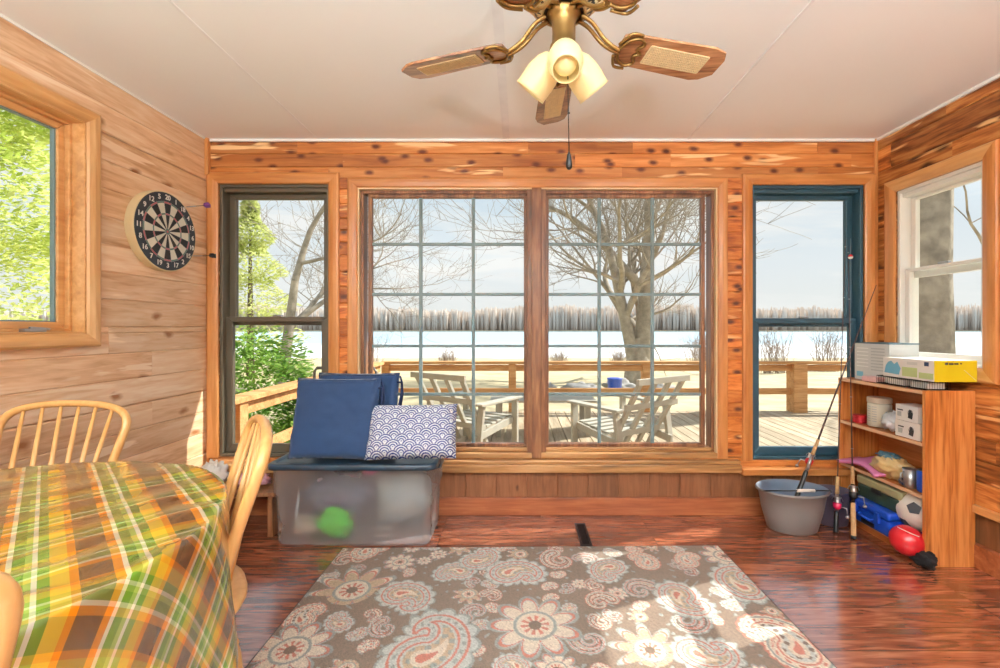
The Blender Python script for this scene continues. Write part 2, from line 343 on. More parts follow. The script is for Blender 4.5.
# unseen openings behind the camera, added to let in more skylight
HFW=(-1.7,2.0,.55,2.1); HRW2=(-1.5,.9,.8,2.03); HLW2=(-1.7,.0,.8,2.14)
def plank_wall(name,mp,u0,u1,v0,v1,holes,mat,bh,seed,thick=.13,lens=(9,9),joints=False,tr=(.88,1.1),vstart=None,ch=.005):
    rnd=random.Random(seed); mb=MB()
    for c in cells(u0,u1,v0,v1,holes): slab(mb,mp,*c,.018,thick)
    v=v0; k=0
    while v<v1-.01:
        h=bh if not isinstance(bh,tuple) else rnd.uniform(*bh); t=min(v+h,v1)
        u=u0
        while u<u1-.02:
            ln=rnd.uniform(*lens); w=min(u+ln,u1); k+=1
            mb.tint=rnd.uniform(*tr); mb.bid=rnd.uniform(0,9)
            for c in cells(u,w,v,t,holes):
                if c[3]-c[2]>.008 and c[1]-c[0]>.008: board(mb,mp,c[0],c[1],c[2],c[3],rnd.uniform(-.0015,.0015),.019,ch)
            u=w
        v=t
    o=mb.build(name,mat); structure(o); return o
# left wall: even pale boards
plank_wall('wall_left',mleft,YF,YB,0,ZC,[HLW,HLW2],M['pine_l'],.134,3,lens=(2.2,4.5),tr=(.86,1.08))
# right wall: rough cedar above, vertical boards below a ledge
plank_wall('wall_right',mright,YF,YB,.30,ZC,[HRW,HRW2],M['cedar_r'],(.11,.15),11,lens=(.35,1.3),tr=(.6,1.15),ch=.008)
mb=MB(); rnd=random.Random(5); u=YF
slab(mb,mright,YF,YB,0,.30,.03,.13)
while u<YB-.01:
    w=min(u+.197,YB); mb.tint=rnd.uniform(.8,1); mb.bid=rnd.uniform(0,9); board(mb,mright,u,w,.1,.30,.02,.04,.004,True); u=w
o=mb.build('wall_right_lower',M['brownboard']); structure(o)
mb=MB(); slab(mb,mright,YF,YB,.275,.315,-.022,.03); o=mb.build('trim_7',M['trim_y'],bevel=.006); structure(o)
mb=MB(); slab(mb,mright,YF,YB,0,.115,-.012,.03); o=mb.build('baseboard_right',M['redbase'],bevel=.004); structure(o)
mb=MB(); slab(mb,mleft,YF,YB,0,.1,-.014,0); o=mb.build('baseboard_left',M['redbase'],bevel=.004); structure(o)
# back wall: knotty boards above .29, wainscot below
o=plank_wall('wall_back',mback,XL-.13,XR+.13,.29,ZC,[HL,HC,HR],M['cedar'],(.072,.088),4,lens=(.5,1.5),tr=(.78,1.15),ch=.005)
# vertical strips between the casings
mb=MB()
for (a,b) in ((bx(336.5),bx(349)),(bx(725.5),bx(742.5))):
    v=.39; 
    while v<2.16:
        t=min(v+rnd.uniform(.07,.11),2.165); mb.tint=rnd.uniform(.7,1.15); mb.bid=rnd.uniform(0,9); board(mb,mback,a,b,v,t,-.007,.02,.005); v=t
o=mb.build('trim_8',M['cedar_v']); structure(o)
mb=MB(); slab(mb,mback,XL-.13,XR+.13,0,.29,.03,.13); x0=bx(465.5)-.197*13
for k in range(30):
    a=max(XL,x0+k*.197); b=min(XR,x0+(k+1)*.197)
    if b-a>.02: mb.tint=rnd.uniform(.84,1.06); mb.bid=rnd.uniform(0,9); board(mb,mback,a,b,.1,.29,.008,.031,.004,True)
o=mb.build('wall_back_lower',M['brownboard']); structure(o)
mb=MB(); slab(mb,mback,XL,-.68,0,.112,-.012,.03); slab(mb,mback,-.678,XR,0,.112,-.012,.03); o=mb.build('baseboard_back',M['redbase'],bevel=.004); structure(o)
# ledges
mb=MB(); slab(mb,mback,XL,bx(738),bz(470.5),bz(462.5),-.055,.03); slab(mb,mback,bx(338),bx(738),bz(462.5),bz(459),-.04,.03); o=mb.build('trim_1',M['sill'],bevel=.006); structure(o)
mb=MB(); slab(mb,mback,bx(738.5),XR,bz(473),bz(466.5),-.06,.03); o=mb.build('trim_2',M['trim_h'],bevel=.005); structure(o)
# corner battens, ceiling edge strips, ceiling seams
mb=MB(); mb.box(XL,XL+.022,YB-.03,YB,bz(176),ZC); mb.box(XL,XL+.016,YB-.012,YB,.1,bz(176)); o=mb.build('trim_3',M['trim'],bevel=.003); structure(o)
mb=MB(); mb.box(XR-.02,XR,YB-.016,YB,.3,ZC); o=mb.build('trim_4',M['trim'],bevel=.003); structure(o)
mb=MB(); mb.box(XL,XR,YB-.012,YB,ZC-.016,ZC); mb.box(XR-.012,XR,YF,YB,ZC-.016,ZC); mb.box(XL,XL+.006,YF,YB,ZC-.01,ZC); o=mb.build('trim_5',M['whiteframe']); structure(o)
mb=MB(); mb.box(XL-.13,XR+.13,YF-.13,YB+.13,ZC,ZC+.12); o=mb.build('ceiling',M['ceil']); structure(o)
M['seam']=plain('ceiling seam strip',(230,232,234),.7)
mb=MB(); mb.box(-1.295,-1.285,YF,YB-.012,ZC-.0025,ZC+.001); mb.box(-.103,-.097,YF,YB-.012,ZC-.003,ZC+.001); mb.box(-.067,-.061,YF,YB-.012,ZC-.003,ZC+.001); mb.box(-.097,-.067,YF,YB-.012,ZC-.0015,ZC+.001); mb.box(1.078,1.09,YF,YB-.012,ZC-.005,ZC+.001)
o=mb.build('trim_6',M['seam']); structure(o)
mb=MB(); mb.box(XL-.13,XR+.13,YF-.13,YB+.13,-.12,0); o=mb.build('floor',M['floor']); structure(o)
mb=MB()
for c in cells(XL-.13,XR+.13,0,ZC,[HFW]): slab(mb,mfront,*c,0,.13)
o=mb.build('wall_front',M['plaster']); structure(o)
# ------------------------------------------------------------------ windows
def window(n,mp,hole,parts):
    r=thing('window_%d'%n,None,None,kind='structure'); parts(r); return r
def casing(r,mp,h,w,mats,extra_bottom=True,proud=.022):
    mb=MB(); i=h; o=(h[0]-w,h[1]+w,h[2]-(w if extra_bottom else 0),h[3]+w)
    cor_i=[(i[0],i[2]),(i[1],i[2]),(i[1],i[3]),(i[0],i[3])]; cor_o=[(o[0],o[2]),(o[1],o[2]),(o[1],o[3]),(o[0],o[3])]
    for k in range(4):
        if k==0 and not extra_bottom: continue
        l=(k+1)%4; mb.m=1 if k in (0,2) else 0
        a,b,c,d=cor_i[k],cor_i[l],cor_o[l],cor_o[k]
        lerp=lambda p,q,t:(p[0]*(1-t)+q[0]*t,p[1]*(1-t)+q[1]*t)
        # profiled face: thin inner lip rising to a rounded outer edge
        prof=[(0,.004),(0,-proud*.45),(.12,-proud*.7),(.45,-proud*.95),(.8,-proud),(.95,-proud*.85),(1,-proud*.55),(1,.004)]
        A=[mb.vert(mp(*lerp(a,d,t),dd)) for t,dd in prof]; B=[mb.vert(mp(*lerp(b,c,t),dd)) for t,dd in prof]
        for q in range(len(prof)-1): mb.face((A[q],A[q+1],B[q+1],B[q]))
        mb.face(A[::-1]); mb.face(B)
    return mb.build('casing',mats,r)
def glass(mp,g,d,parent): 
    mb=MB(); slab(mb,mp,*g,d,d+.004); return mb.build('glass_pane',M['glass'],parent)
def winC(r):
    mp=mback; casing(r,mp,HC,.064,[M['trim'],M['trim_h']],False)
    h=HC
    mb=MB(); ring(mb,mp,grow(h,-.008),h,-.006,.10); mb.build('jamb',M['creamliner'],r)
    mb=MB(); ring(mb,mp,grow(h,-.03),grow(h,-.008),.02,.10); mb.build('frame_stop',M['sashwood'],r,bevel=.003)
    mb=MB(); mx0,mx1=bx(527),bx(546); slab(mb,mp,mx0,mx1,h[2],h[3],.0,.1); slab(mb,mp,mx0+.03,mx1-.03,h[2],h[3],-.012,.0); mb.build('mullion',M['sashwood'],r,bevel=.004)
    mb=MB(); slab(mb,mp,h[0],h[1],h[2],h[2]+.035,-.01,.1); slab(mb,mp,h[0],h[1],h[2]+.035,h[2]+.062,.02,.1); mb.build('bottom_rail',M['sill'],r,bevel=.005)
    for (a,b,ms) in ((bx(366),bx(528),(421,473.5)),(bx(545),bx(707.5),(599,652))):
        s=(a,b,h[2]+.06,h[3]-.026); g=grow(s,-.026)
        mb=MB(); ring(mb,mp,g,s,.035,.07); so=mb.build('sash',M['sashwood'],r,bevel=.004)
        glass(mp,g,.054,so)
        mb=MB(); k=2.9/2.85
        for m in ms:
            x=(m-519)/155.8*k; slab(mb,mp,x-.011,x+.011,g[2],g[3],.036,.052)
        for q in (244.5,294.5,346,394):
            z=1.2+(328-q)/155.8*k; slab(mb,mp,g[0],g[1],z-.010,z+.010,.037,.051)
        mb.build('grille',M['muntin'],so,bevel=.003)
window(1,mback,HC,winC)
def dh(mp,h,fm,caseM,bottom,w=.075,zm=None,fw=.045,latch=True):
    def f(r):
        casing(r,mp,h,w,caseM,bottom)
        mb=MB(); ring(mb,mp,grow(h,-.02),h,.005,.12); mb.build('outer_frame',fm,r,bevel=.003)
        # a head step at the top
        mb=MB(); slab(mb,mp,h[0]+.02,h[1]-.02,h[3]-.045,h[3]-.02,.02,.1); mb.build('head_stop',fm,r,bevel=.003)
        up=(h[0]+.02,h[1]-.02,zm-.03,h[3]-.045); lo=(h[0]+.02,h[1]-.02,h[2]+.02,zm+.025)
        for nm,s,d in (('upper_sash',up,.07),('lower_sash',lo,.035)):
            g=(s[0]+fw,s[1]-fw,s[2]+(.045 if nm=='upper_sash' else fw+.01),s[3]-fw+.012)
            mb=MB(); ring(mb,mp,g,s,d,d+.03); so=mb.build(nm,fm,r,bevel=.004); glass(mp,g,d+.013,so)
            if nm=='lower_sash' and latch:
                mb=MB(); c=(s[0]+s[1])/2; slab(mb,mp,c-.03,c+.03,s[3],s[3]+.012,d+.002,d+.022); mb.build('latch',M['steel'],so,bevel=.003)
    return f
window(2,mback,HL,dh(mback,HL,M['bronze_frame'],[M['trim'],M['trim_h']],False,.07,bz(320.5)))
window(3,mback,HR,dh(mback,HR,M['teal_frame'],[M['trim'],M['trim_h']],False,.068,bz(322)))
window(4,mright,HRW,dh(mright,HRW,M['whiteframe'],[M['trim'],M['trim_y']],True,.072,1.53,.03))
def winLW(r):
    mp=mleft; h=HLW; casing(r,mp,h,.062,[M['trim_pale'],M['trim_y']],True,.03)
    mb=MB(); ring(mb,mp,grow(h,-.008),h,-.012,.12); mb.build('jamb',M['trim_y'],r,bevel=.002)
    mb=MB(); ring(mb,mp,grow(h,-.022),grow(h,-.008),.045,.12); mb.build('frame_stop',M['trim_y'],r,bevel=.003)
    s=grow(h,-.022); g=grow(s,-.03); mb=MB(); ring(mb,mp,g,s,.065,.10); so=mb.build('sash',M['trim_y'],r,bevel=.004)
    g2=grow(g,-.006); mb=MB(); ring(mb,mp,g2,g,.075,.095); mb.build('gasket',M['muntin'],so); glass(mp,g2,.085,so)
    mb=MB(); mb.box(-2.062,-2.02,1.815,1.90,h[2]+.008,h[2]+.022); mb.bar((-2.04,1.85,h[2]+.026),(-2.035,1.925,h[2]+.020),.012,.01); mb.build('crank_handle',M['steel'],r,bevel=.003)
window(5,mleft,HLW,winLW)
for n,mp,h in ((6,mfront,HFW),(7,mright,HRW2),(8,mleft,HLW2)):  # out-of-view windows, added so extra skylight reaches the room
    r=thing('window_%d'%n,None,None,kind='structure'); casing(r,mp,h,.07,[M['trim'],M['trim_h']]); mb=MB(); ring(mb,mp,grow(h,-.04),h,.02,.1)
    c=(h[0]+h[1])/2; slab(mb,mp,c-.025,c+.025,h[2],h[3],.02,.1); fo=mb.build('sash',M['whiteframe'],r); glass(mp,grow(h,-.04),.06,fo)
# roof eaves
M['fascia']=plain('pale fascia',(210,200,184),.7)
mb=MB(); mb.box(XL-.6,XR+.6,YB+.13,YB+.62,ZC-.02,ZC+.06); mb.box(XR+.13,XR+.6,YF-.5,YB+.13,ZC-.02,ZC+.06); mb.box(XL-.6,XL-.13,YF-.5,YB+.13,ZC-.02,ZC+.06)
o=mb.build('roof_eaves',M['fascia']); structure(o)
def smp(P,k=4):
    P=[Vector(x) for x in P]; out=[]
    for i in range(len(P)-1):
        a=P[max(i-1,0)];b=P[i];c=P[i+1];d=P[min(i+2,len(P)-1)]
        for j in range(k):
            t=j/k; out.append(.5*((2*b)+(c-a)*t+(2*a-5*b+4*c-d)*t*t+(3*b-a-3*c+d)*t**3))
    return out+[P[-1]]
import mathutils.noise as mn0
# ------------------------------------------------------------------ ceiling fan
fan=thing('ceiling_fan','brass and oak ceiling fan with cane inset blades and three glass shades','fan',(.13,1.29,ZC))
def fl(prof,mat,name,n=32,parent=None,**k):
    mb=MB(); mb.lathe(prof,n,**k); return mb.build(name,mat,parent)
fl([(.07,0),(.075,-.02),(.06,-.06),(.03,-.075)],M['brass'],'canopy',parent=fan)
fl([(.013,-.07),(.013,-.16)],M['brass'],'downrod',12,fan)
mo=fl([(.03,-.15),(.085,-.16),(.10,-.19),(.10,-.25),(.088,-.28),(.055,-.295)],M['darkmotor'],'motor',parent=fan)
# filigree cage of brass petals around the motor
mb=MB()
for k in range(20):
    a=2*PI*k/20
    for sgn in (-1,1):
        P=[]
        for t in np.linspace(0,1,9):
            r=.088+.034*math.sin(PI*min(1,t*1.1)); aa=a+sgn*(.16*math.sin(PI*t)); z=-.295+.115*t
            r=.060+(.062)*math.sin(PI*.5*min(1,t*1.6))
            P.append((r*math.cos(aa),r*math.sin(aa),z))
        mb.tube(P,.0042,5)
for z,r in ((-.295,.062),(-.18,.122),(-.235,.1225)): mb.tube([(r*math.cos(2*PI*k/40),r*math.sin(2*PI*k/40),z) for k in range(40)],.005,6,closed=True)
mb.build('filigree_band',M['brass_light'],mo)
fl([(.045,-.29),(.05,-.30),(.038,-.312),(.034,-.33),(.034,-.385),(.04,-.392),(.042,-.405),(.03,-.42),(.026,-.45),(.01,-.46)],M['brass'],'light_fitter',parent=fan)
# blades
for k in range(5):
    a=math.radians(90+72*k-(2 if k else 0)); R=Matrix.Rotation(a,4,'Z')@Matrix.Translation((0,0,-.366))@Matrix.Rotation(math.radians(-12),4,'X')
    mb=MB(); out=[(.175,-.045),(.19,-.055),(.48,-.066),(.52,-.056),(.535,-.03),(.535,.03),(.50,.058),(.47,.066),(.19,.055),(.175,.045)]
    mb.prism(out,-.004,.004,R); bl=mb.build('blade',M['bladewood'],fan,bevel=.0015)
    mb=MB()
    for i in range(9):
        y=-.032+i*.0640/8; mb.box(.27,.475,y-.0022,y+.0022,-.0064,-.0038,R)
    for i in range(24):
        x=.27+i*.205/23; mb.box(x-.0022,x+.0022,-.032,.032,-.0068,-.0042,R)
    mb.build('cane_inset',M['cane'] if 'cane' in M else M['brass_light'],bl)
    mb=MB(); R2=Matrix.Rotation(a,4,'Z')
    for s in (-1,1):
        P=[(.05,s*.012,-.30),(.085,s*.012,-.315),(.12,s*.01,-.35),(.15,s*.008,-.368),(.178,s*.006,-.376)]
        mb.tube([R2@Vector(p) for p in smp(P)],.006,8)
    for s in (-1,1):
        P=[(.178,s*.006,-.008),(.19,s*.035,-.008),(.22,s*.05,-.008),(.245,s*.035,-.008),(.232,s*.012,-.008),(.25,0,-.008)]
        mb.tube([R@Vector(p) for p in smp(P)],.0048,8)
        P=[(.168,s*.02,-.009),(.19,s*.06,-.007),(.225,s*.062,-.007)]
        mb.tube([R@Vector(p) for p in smp(P)],.0045,8)
    mb.build('blade_iron',M['brass'],fan)
# three tulip shades
for k,a in enumerate((-92,28,152)):
    a=math.radians(a); R=Matrix.Translation((0,0,-.385))@Matrix.Rotation(a,4,'Z')@Matrix.Rotation(math.radians(180-44 if k else 180-36),4,'Y')
    mb=MB(); mb.tube([R@Vector((0,0,z)) for z in (-.0,.03,.055)],[.012,.012,.02],10); fit=mb.build('lamp_arm',M['brass'],fan)
    mb=MB(); prof=[(.018,.040),(.030,.046),(.042,.066),(.049,.095),(.050,.118),(.043 if k==0 else .049,.148),(.038 if k==0 else .050,.158)]
    ins=[(r-.003,z) for r,z in prof[::-1]]
    mb.lathe(prof+ins,28,R,capb=False,capt=False); mb.build('glass_shade',M['shade'],fan)
    mb=MB(); mb.ball(R@Vector((0,0,.118)),.033,18,12); mb.build('bulb',M['shade'],fan)
mb=MB(); mb.tube([(.008,-.03,-.46),(.012,-.03,-.715)],.0016,5)
for i in range(3): mb.ball((.012,-.03,-.60+.0*i),.003,6,4)
ch=mb.build('pull_chain',M['blackmetal'],fan)
mb=MB(); mb.lathe([(.002,-.71),(.006,-.72),(.009,-.745),(.0085,-.755),(.004,-.76)],12,Matrix.Translation((.012,-.03,0))); mb.build('chain_bob',M['black'],ch)
# ------------------------------------------------------------------ dartboard
db=thing('dartboard','round black and white dartboard hung on the pale plank wall','dartboard',(XL+.045,2.468,1.735))
def rot_left(m=1): # board plane local (a to the +Y side, b up) -> world offset; viewer looks toward -X, so +Y is to the right
    return lambda a,b,d:(d,a,b)
Rl=Matrix(((0,0,1,0),(1,0,0,0),(0,1,0,0),(0,0,0,1)))   # local x->Y, y->Z, z->X
mb=MB(); mb.lathe([(.219,-.045),(.2195,-.002),(.216,.0)],64,Rl,smooth=False); mb.build('board_rim',M['boardrim'] if 'boardrim' in M else M['beige'],db,bevel=0)
def sector(mb,r0,r1,a0,a1,d,n=3):
    P=[];Q=[]
    for i in range(n+1):
        a=a0+(a1-a0)*i/n; P.append(mb.vert(Rl@Vector((r0*math.cos(a),r0*math.sin(a),d)))); Q.append(mb.vert(Rl@Vector((r1*math.cos(a),r1*math.sin(a),d))))
    for i in range(n): mb.face((P[i],Q[i],Q[i+1],P[i+1]))
M['dbblack']=plain('black sisal',(40,44,48),.8); M['dbcream']=plain('cream sisal',(226,226,214),.8); M['dbred']=plain('faded red sisal',(196,110,120),.8); M['dbgreen']=plain('faded green sisal',(104,138,128),.8); M['dbring']=plain('charcoal number ring',(46,54,64),.6)
mb=MB(); mb.lathe([(.214,0.0),(.212,.0012)],64,Rl); mb.build('number_ring',M['dbring'],db)
mb=MB()
for k in range(20):
    a0=PI/2-(k-.5)*PI/10; a1=a0-PI/10
    for (r0,r1,c) in ((.016,.092,0),(.092,.101,1),(.101,.155,0),(.155,.164,1)):
        mb.m=(0 if k%2==0 else 1) if c==0 else (2 if k%2==0 else 3); sector(mb,r0,r1,a1,a0,.002)
mb.m=3; sector(mb,.007,.016,0,2*PI,.002,16); mb.m=2; sector(mb,.0,.007,0,2*PI,.002,16)
mb.build('scoring_face',[M['dbblack'],M['dbcream'],M['dbred'],M['dbgreen']],db,recalc=False)
mb=MB()
for k in range(20):
    a=PI/2-(k-.5)*PI/10; mb.tube([Rl@Vector((r*math.cos(a),r*math.sin(a),.003)) for r in (.016,.17)],.0006,4)
for r in (.016,.092,.101,.155,.164): mb.tube([Rl@Vector((r*math.cos(2*PI*i/48),r*math.sin(2*PI*i/48),.003)) for i in range(48)],.0007,4,closed=True)
mb.build('wire_spider',M['steel'],db)
for k,nm in enumerate((20,1,18,4,13,6,10,15,2,17,3,19,7,16,8,11,14,9,12,5)):
    a=PI/2-k*PI/10; cu=bpy.data.curves.new('numeral','FONT'); cu.body=str(nm); cu.size=.038; cu.align_x='CENTER'; cu.align_y='CENTER'; cu.extrude=.0008; cu.offset=.0006
    t_=bpy.data.objects.new('tmp',cu); me=bpy.data.meshes.new_from_object(t_); bpy.data.objects.remove(t_); me.materials.clear(); me.materials.append(M['white']); o=bpy.data.objects.new('numeral',me); C.objects.link(o); o.parent=db
    o.matrix_local=Matrix.Translation((.0035,.188*math.cos(a),.188*math.sin(a)))@Rl
# darts
def dart(loc,dirv,label,col):
    r=thing('dart',label,'dart',loc,group='darts stuck in the board'); d=Vector(dirv).normalized()
    P=lambda t:tuple(d*t)
    mb=MB(); mb.tube([P(-.012),P(.03)],.0012,6); mb.tube([P(.03),P(.035),P(.075),P(.08)],[.002,.0035,.0035,.002],8); mb.build('barrel',M['steel'],r)
    mb=MB(); mb.tube([P(.08),P(.125)],.0018,6); mb.build('shaft',M['black'],r)
    u=d.orthogonal().normalized(); w=d.cross(u); mb=MB()
    for q in (u,w,-u,-w):
        a=[d*.115,d*.125+q*.016,d*.148+q*.018,d*.155]; mb.face([mb.vert(p) for p in a])
    mb.build('flight',M[col],r,solid=.0008)
dart((XL+.047,2.56,1.895),(.9,.25,.16),'red shafted dart with purple flight near the dartboard top','purple')
dart((XL+.047,2.62,1.625),(.9,.1,.03),'dart with black flight stuck low in the dartboard','black')
# ------------------------------------------------------------------ rug
def motif_bank():
    ms=[]  # (kind, x, y, rot, size, flip)
    def add(k,px,py,s,rot=0,flip=1):
        x,y=gp(px,py,.01); ms.append((k,x,y,rot,s*1.22,flip))
    add('flower',352,590,.17,.2); add('flower',290,650,.15,1); add('paisley',405,600,.13,.6,-1); add('paisley',452,574,.10,2.2)
    add('paisley',480,556,.11,-.3); add('paisley',425,640,.20,.1); add('flower',535,625,.18,.0); add('paisley',520,575,.14,1.2,-1)
    add('comma',560,560,.09,2.0); add('comma',600,602,.07,.3); add('comma',640,590,.08,.5); add('paisley',690,600,.13,3.9); add('paisley',745,580,.15,2.6,-1)
    add('paisley',610,572,.11,2.9); add('flower',725,556,.12,.4); add('comma',685,620,.10,1.6,-1); add('paisley',775,640,.17,.8); add('flower',650,650,.13,.5)
    add('comma',385,628,.06,2.0); add('paisley',310,615,.09,2.5,-1); add('comma',345,560,.08,.2); add('comma',476,612,.06,4,-1); add('comma',590,640,.07,3); add('paisley',710,650,.12,5)
    add('paisley',640,560,.09,.8); add('comma',790,600,.07,1.); add('flower',400,562,.08,0)
    r=random.Random(3)
    for t in range(2500):
        x=r.uniform(-.95,1.15); y=r.uniform(.0,2.42); s=r.choice([.20,.16,.13,.1,.08,.06,.05])
        if all((x-m[1])**2+(y-m[2])**2>((s+m[4])*.66)**2 for m in ms): ms.append((r.choice(['paisley','paisley','comma','flower']),x,y,r.uniform(0,6.28),s,r.choice((-1,1))))
    return ms
def rugcolors(P):
    x=P[:,0]; y=P[:,1]; n=len(x); col=np.tile(np.array(srgb(124,106,92)[:3]),(n,1))
    cream=np.array(srgb(222,212,196)[:3]); coral=np.array(srgb(192,122,106)[:3]); slate=np.array(srgb(148,156,152)[:3]); pale=np.array(srgb(196,202,198)[:3]); tanc=np.array(srgb(190,168,140)[:3]); brown=np.array(srgb(112,94,80)[:3])
    used=np.full(n,False)
    rr=random.Random(8)
    for kind,cx,cy,rot,s,fl in sorted(motif_bank(),key=lambda m:-m[4]):
        sel=np.where((abs(x-cx)<s*1.35)&(abs(y-cy)<s*1.35)&~used)[0]
        if not len(sel): continue
        dx=(x[sel]-cx); dy=(y[sel]-cy); u=(dx*math.cos(rot)+dy*math.sin(rot))/s; v=fl*(-dx*math.sin(rot)+dy*math.cos(rot))/s
        th=np.arctan2(v,u); alt=rr.random()<.5
        if kind=='flower':
            r=np.hypot(u,v); k=9; pet=np.abs(np.sin(k*th/2)); up=np.clip((np.sin(th)+.25)*4,0,1) if alt else 1.0; R=.52+up*(.46 if alt else .36)*(pet**(1.5 if alt else .6))
            d=(r-R)
            c=np.where((np.mod(r*9,1)<.3)[:,None]&(r<.42)[:,None],coral,cream); m=d<0
            cc=np.empty((len(sel),3)); cc[:]=cream if alt else pale
            pin=np.abs(np.sin(k*th/2)); R2=.36+.42*pin**.8
            cc[d>-.09]=slate
            inn=(r<R2*.92)&(r>.40); cc[inn]=(tanc if alt else cream); cc[(np.abs(r-R2)<.035)&(r>.4)]=coral
            cc[(r<.40)&(r>.34)]=slate; cc[(r<=.34)]=cream; cc[(r<=.26)&(np.sin(th*10)>0)]=coral; cc[(r<=.12)]=brown
        else:
            # comma: circles shrinking along a curling spine
            n_s=40; d=np.full(len(sel),9.); tt=np.zeros(len(sel))
            for i in range(n_s):
                t=i/(n_s-1)
                if kind=='paisley': a=-1.6+4.4*t; qq=.44-.26*t; sx=qq*math.cos(a); sy=.12+qq*math.sin(a)*1.15; rc=.46*(1-t)**1.15+.05
                else: a=5.6*t; qq=.70-.52*t; sx=qq*math.cos(a); sy=qq*math.sin(a); rc=.25*(1-t)**.8+.07
                dd=np.hypot(u-sx,v-sy)-rc; m2=dd<d; d=np.where(m2,dd,d); tt=np.where(m2,t,tt)
            # scalloped border
            scal=(.13 if alt and kind=='paisley' else .05)*np.abs(np.sin(th*(7 if alt else 11)))**.7; d0=d-scal-.05
            cc=np.empty((len(sel),3)); cc[:]=pale if alt else cream
            m=d0<0
            cc[(d0>-.05)]=slate if alt else coral
            cc[(d<.0)&(d>-.045)]=coral if alt else slate
            dots=(np.sin(th*22)>.2)&(d<-.07)&(d>-.13); cc[dots]=coral if not alt else slate
            cc[(d<-.16)&(d>-.20)]=coral; core=(d<-.24); cc[core]=tanc if alt else pale
            cc[core&(np.sin(u*26)*np.sin(v*26)>.25)]=slate if alt else brown; cc[(d<-.34)]=cream; cc[(d<-.42)]=coral
            if kind=='comma': cc[(np.abs(d+.12)<.03)]=brown
            d=d0
        idx=sel[m if kind!='flower' else d<0]; col[idx]=cc[m if kind!='flower' else d<0]; used[idx]=True
    # fine sprigs in the ground
    sp=(~used)&(np.sin(x*61+3*np.sin(y*23))*np.sin(y*57+3*np.sin(x*19))>.86); col[sp]=slate
    rng=np.random.default_rng(1); col*=(rng.normal(1,.16,(n,1))).clip(.6,1.4)
    return col.clip(0,1)
M['rug']=attrmat('woven rug pile',.95,.15,0,.7,420)
A,B_=Vector((-.95,2.40)),Vector((1.085,2.43)); Dv=Vector((.0,-1)).normalized()
nu,nv=500,560
mb=MB(); L_=2.3
mb.grid(nu,nv,lambda s,t:(A.x+(B_.x-A.x)*s+(.035*(s-.2))*t*L_, A.y+(B_.y-A.y)*s-L_*t, .010),False)
rug=mb.build('area_rug',M['rug'],recalc=False); tag(rug,'brown paisley area rug with cream, slate and coral swirls on the floor','rug'); 
colattr(rug,rugcolors(verts_np(rug)))
M['bind']=plain('dark rug binding',(72,58,50),.9)
mb=MB()
E=[(A.x-.006,A.y+.004),(B_.x+.006,B_.y+.004),(B_.x+.006+.035*.8*L_,B_.y-L_),(A.x-.006-.035*.2*L_,A.y-L_)]
mb.prism([(E[3][0],E[3][1]),(E[2][0],E[2][1]),(E[1][0],E[1][1]),(E[0][0],E[0][1])],.0005,.0085); mb.build('rug_backing',M['bind'],rug)
# floor register
fr=thing('floor_register','narrow dark metal floor register in the boards by the rug','vent',(.372,2.58,.0))
mb=MB(); ring(mb,lambda u,v,d:(u,v,d),(-.02,.02,-.125,.125),(-.032,.032,-.14,.14),.0005,.005); mb.build('frame',M['black'],fr)
mb=MB()
for i in range(22): y=-.122+i*.0116; mb.box(-.02,.02,y-.0028,y+.0028,.001,.004)
mb.build('louvre_bars',M['blackmetal'],fr)
# ------------------------------------------------------------------ storage bin
sb=thing('storage_bin','large frosted clear storage bin with dark blue lid under the cushions','bin',(-.915,2.60,0))
def rrect(w,d,r,n=6):
    P=[]
    for cx,cy,a0 in ((w/2-r,d/2-r,0),(-w/2+r,d/2-r,90),(-w/2+r,-d/2+r,180),(w/2-r,-d/2+r,270)):
        for i in range(n+1): a=math.radians(a0+90*i/n); P.append((cx+r*math.cos(a),cy+r*math.sin(a)))
    return P
def rloft(mb,rings,closeb=True,closet=False):
    ids=[[mb.vert((x,y,z)) for x,y in P] for P,z in rings]
    for a,b in zip(ids,ids[1:]):
        n=len(a)
        for k in range(n): mb.face((a[k],a[(k+1)%n],b[(k+1)%n],b[k]),True)
    if closeb: mb.face(ids[0][::-1])
    if closet: mb.face(ids[-1])
mb=MB(); rloft(mb,[(rrect(.83,.32,.04),.004),(rrect(.845,.335,.05),.02),(rrect(.865,.352,.05),.28),(rrect(.885,.362,.05),.29),(rrect(.89,.365,.05),.425),(rrect(.91,.38,.05),.43),(rrect(.91,.38,.05),.437)])
mb.build('tub',M['bin'],sb)
mb=MB(); rloft(mb,[(rrect(.915,.385,.05),.425),(rrect(.93,.40,.055),.428),(rrect(.93,.40,.055),.452),(rrect(.915,.385,.05),.458),(rrect(.87,.34,.04),.459),(rrect(.86,.33,.04),.450)],True,True)
mb.build('lid',M['lid'],sb,bevel=0)
for sx in (-1,1):
    mb=MB(); mb.box(sx*.455-.012,sx*.455+.012,-.07,.07,.40,.452); mb.build('latch_handle',M['lid'],sb,bevel=.004)
rn=random.Random(2)
def lump(c,r,seed,sc=(1,1,1),amp=.25,fr=3,nu=28,nv=18,M4=None,mb=None):
    mb=mb or MB(); import mathutils.noise as mn
    f=lambda d:1+amp*mn.noise(Vector((d.x*fr+seed,d.y*fr,d.z*fr)))*1.6+amp*.5*mn.noise(Vector((d.x*fr*2.7,d.y*fr*2.7+seed,d.z*fr*2.7)))
    return mb.ball(c,r,nu,nv,sc,f,M4)
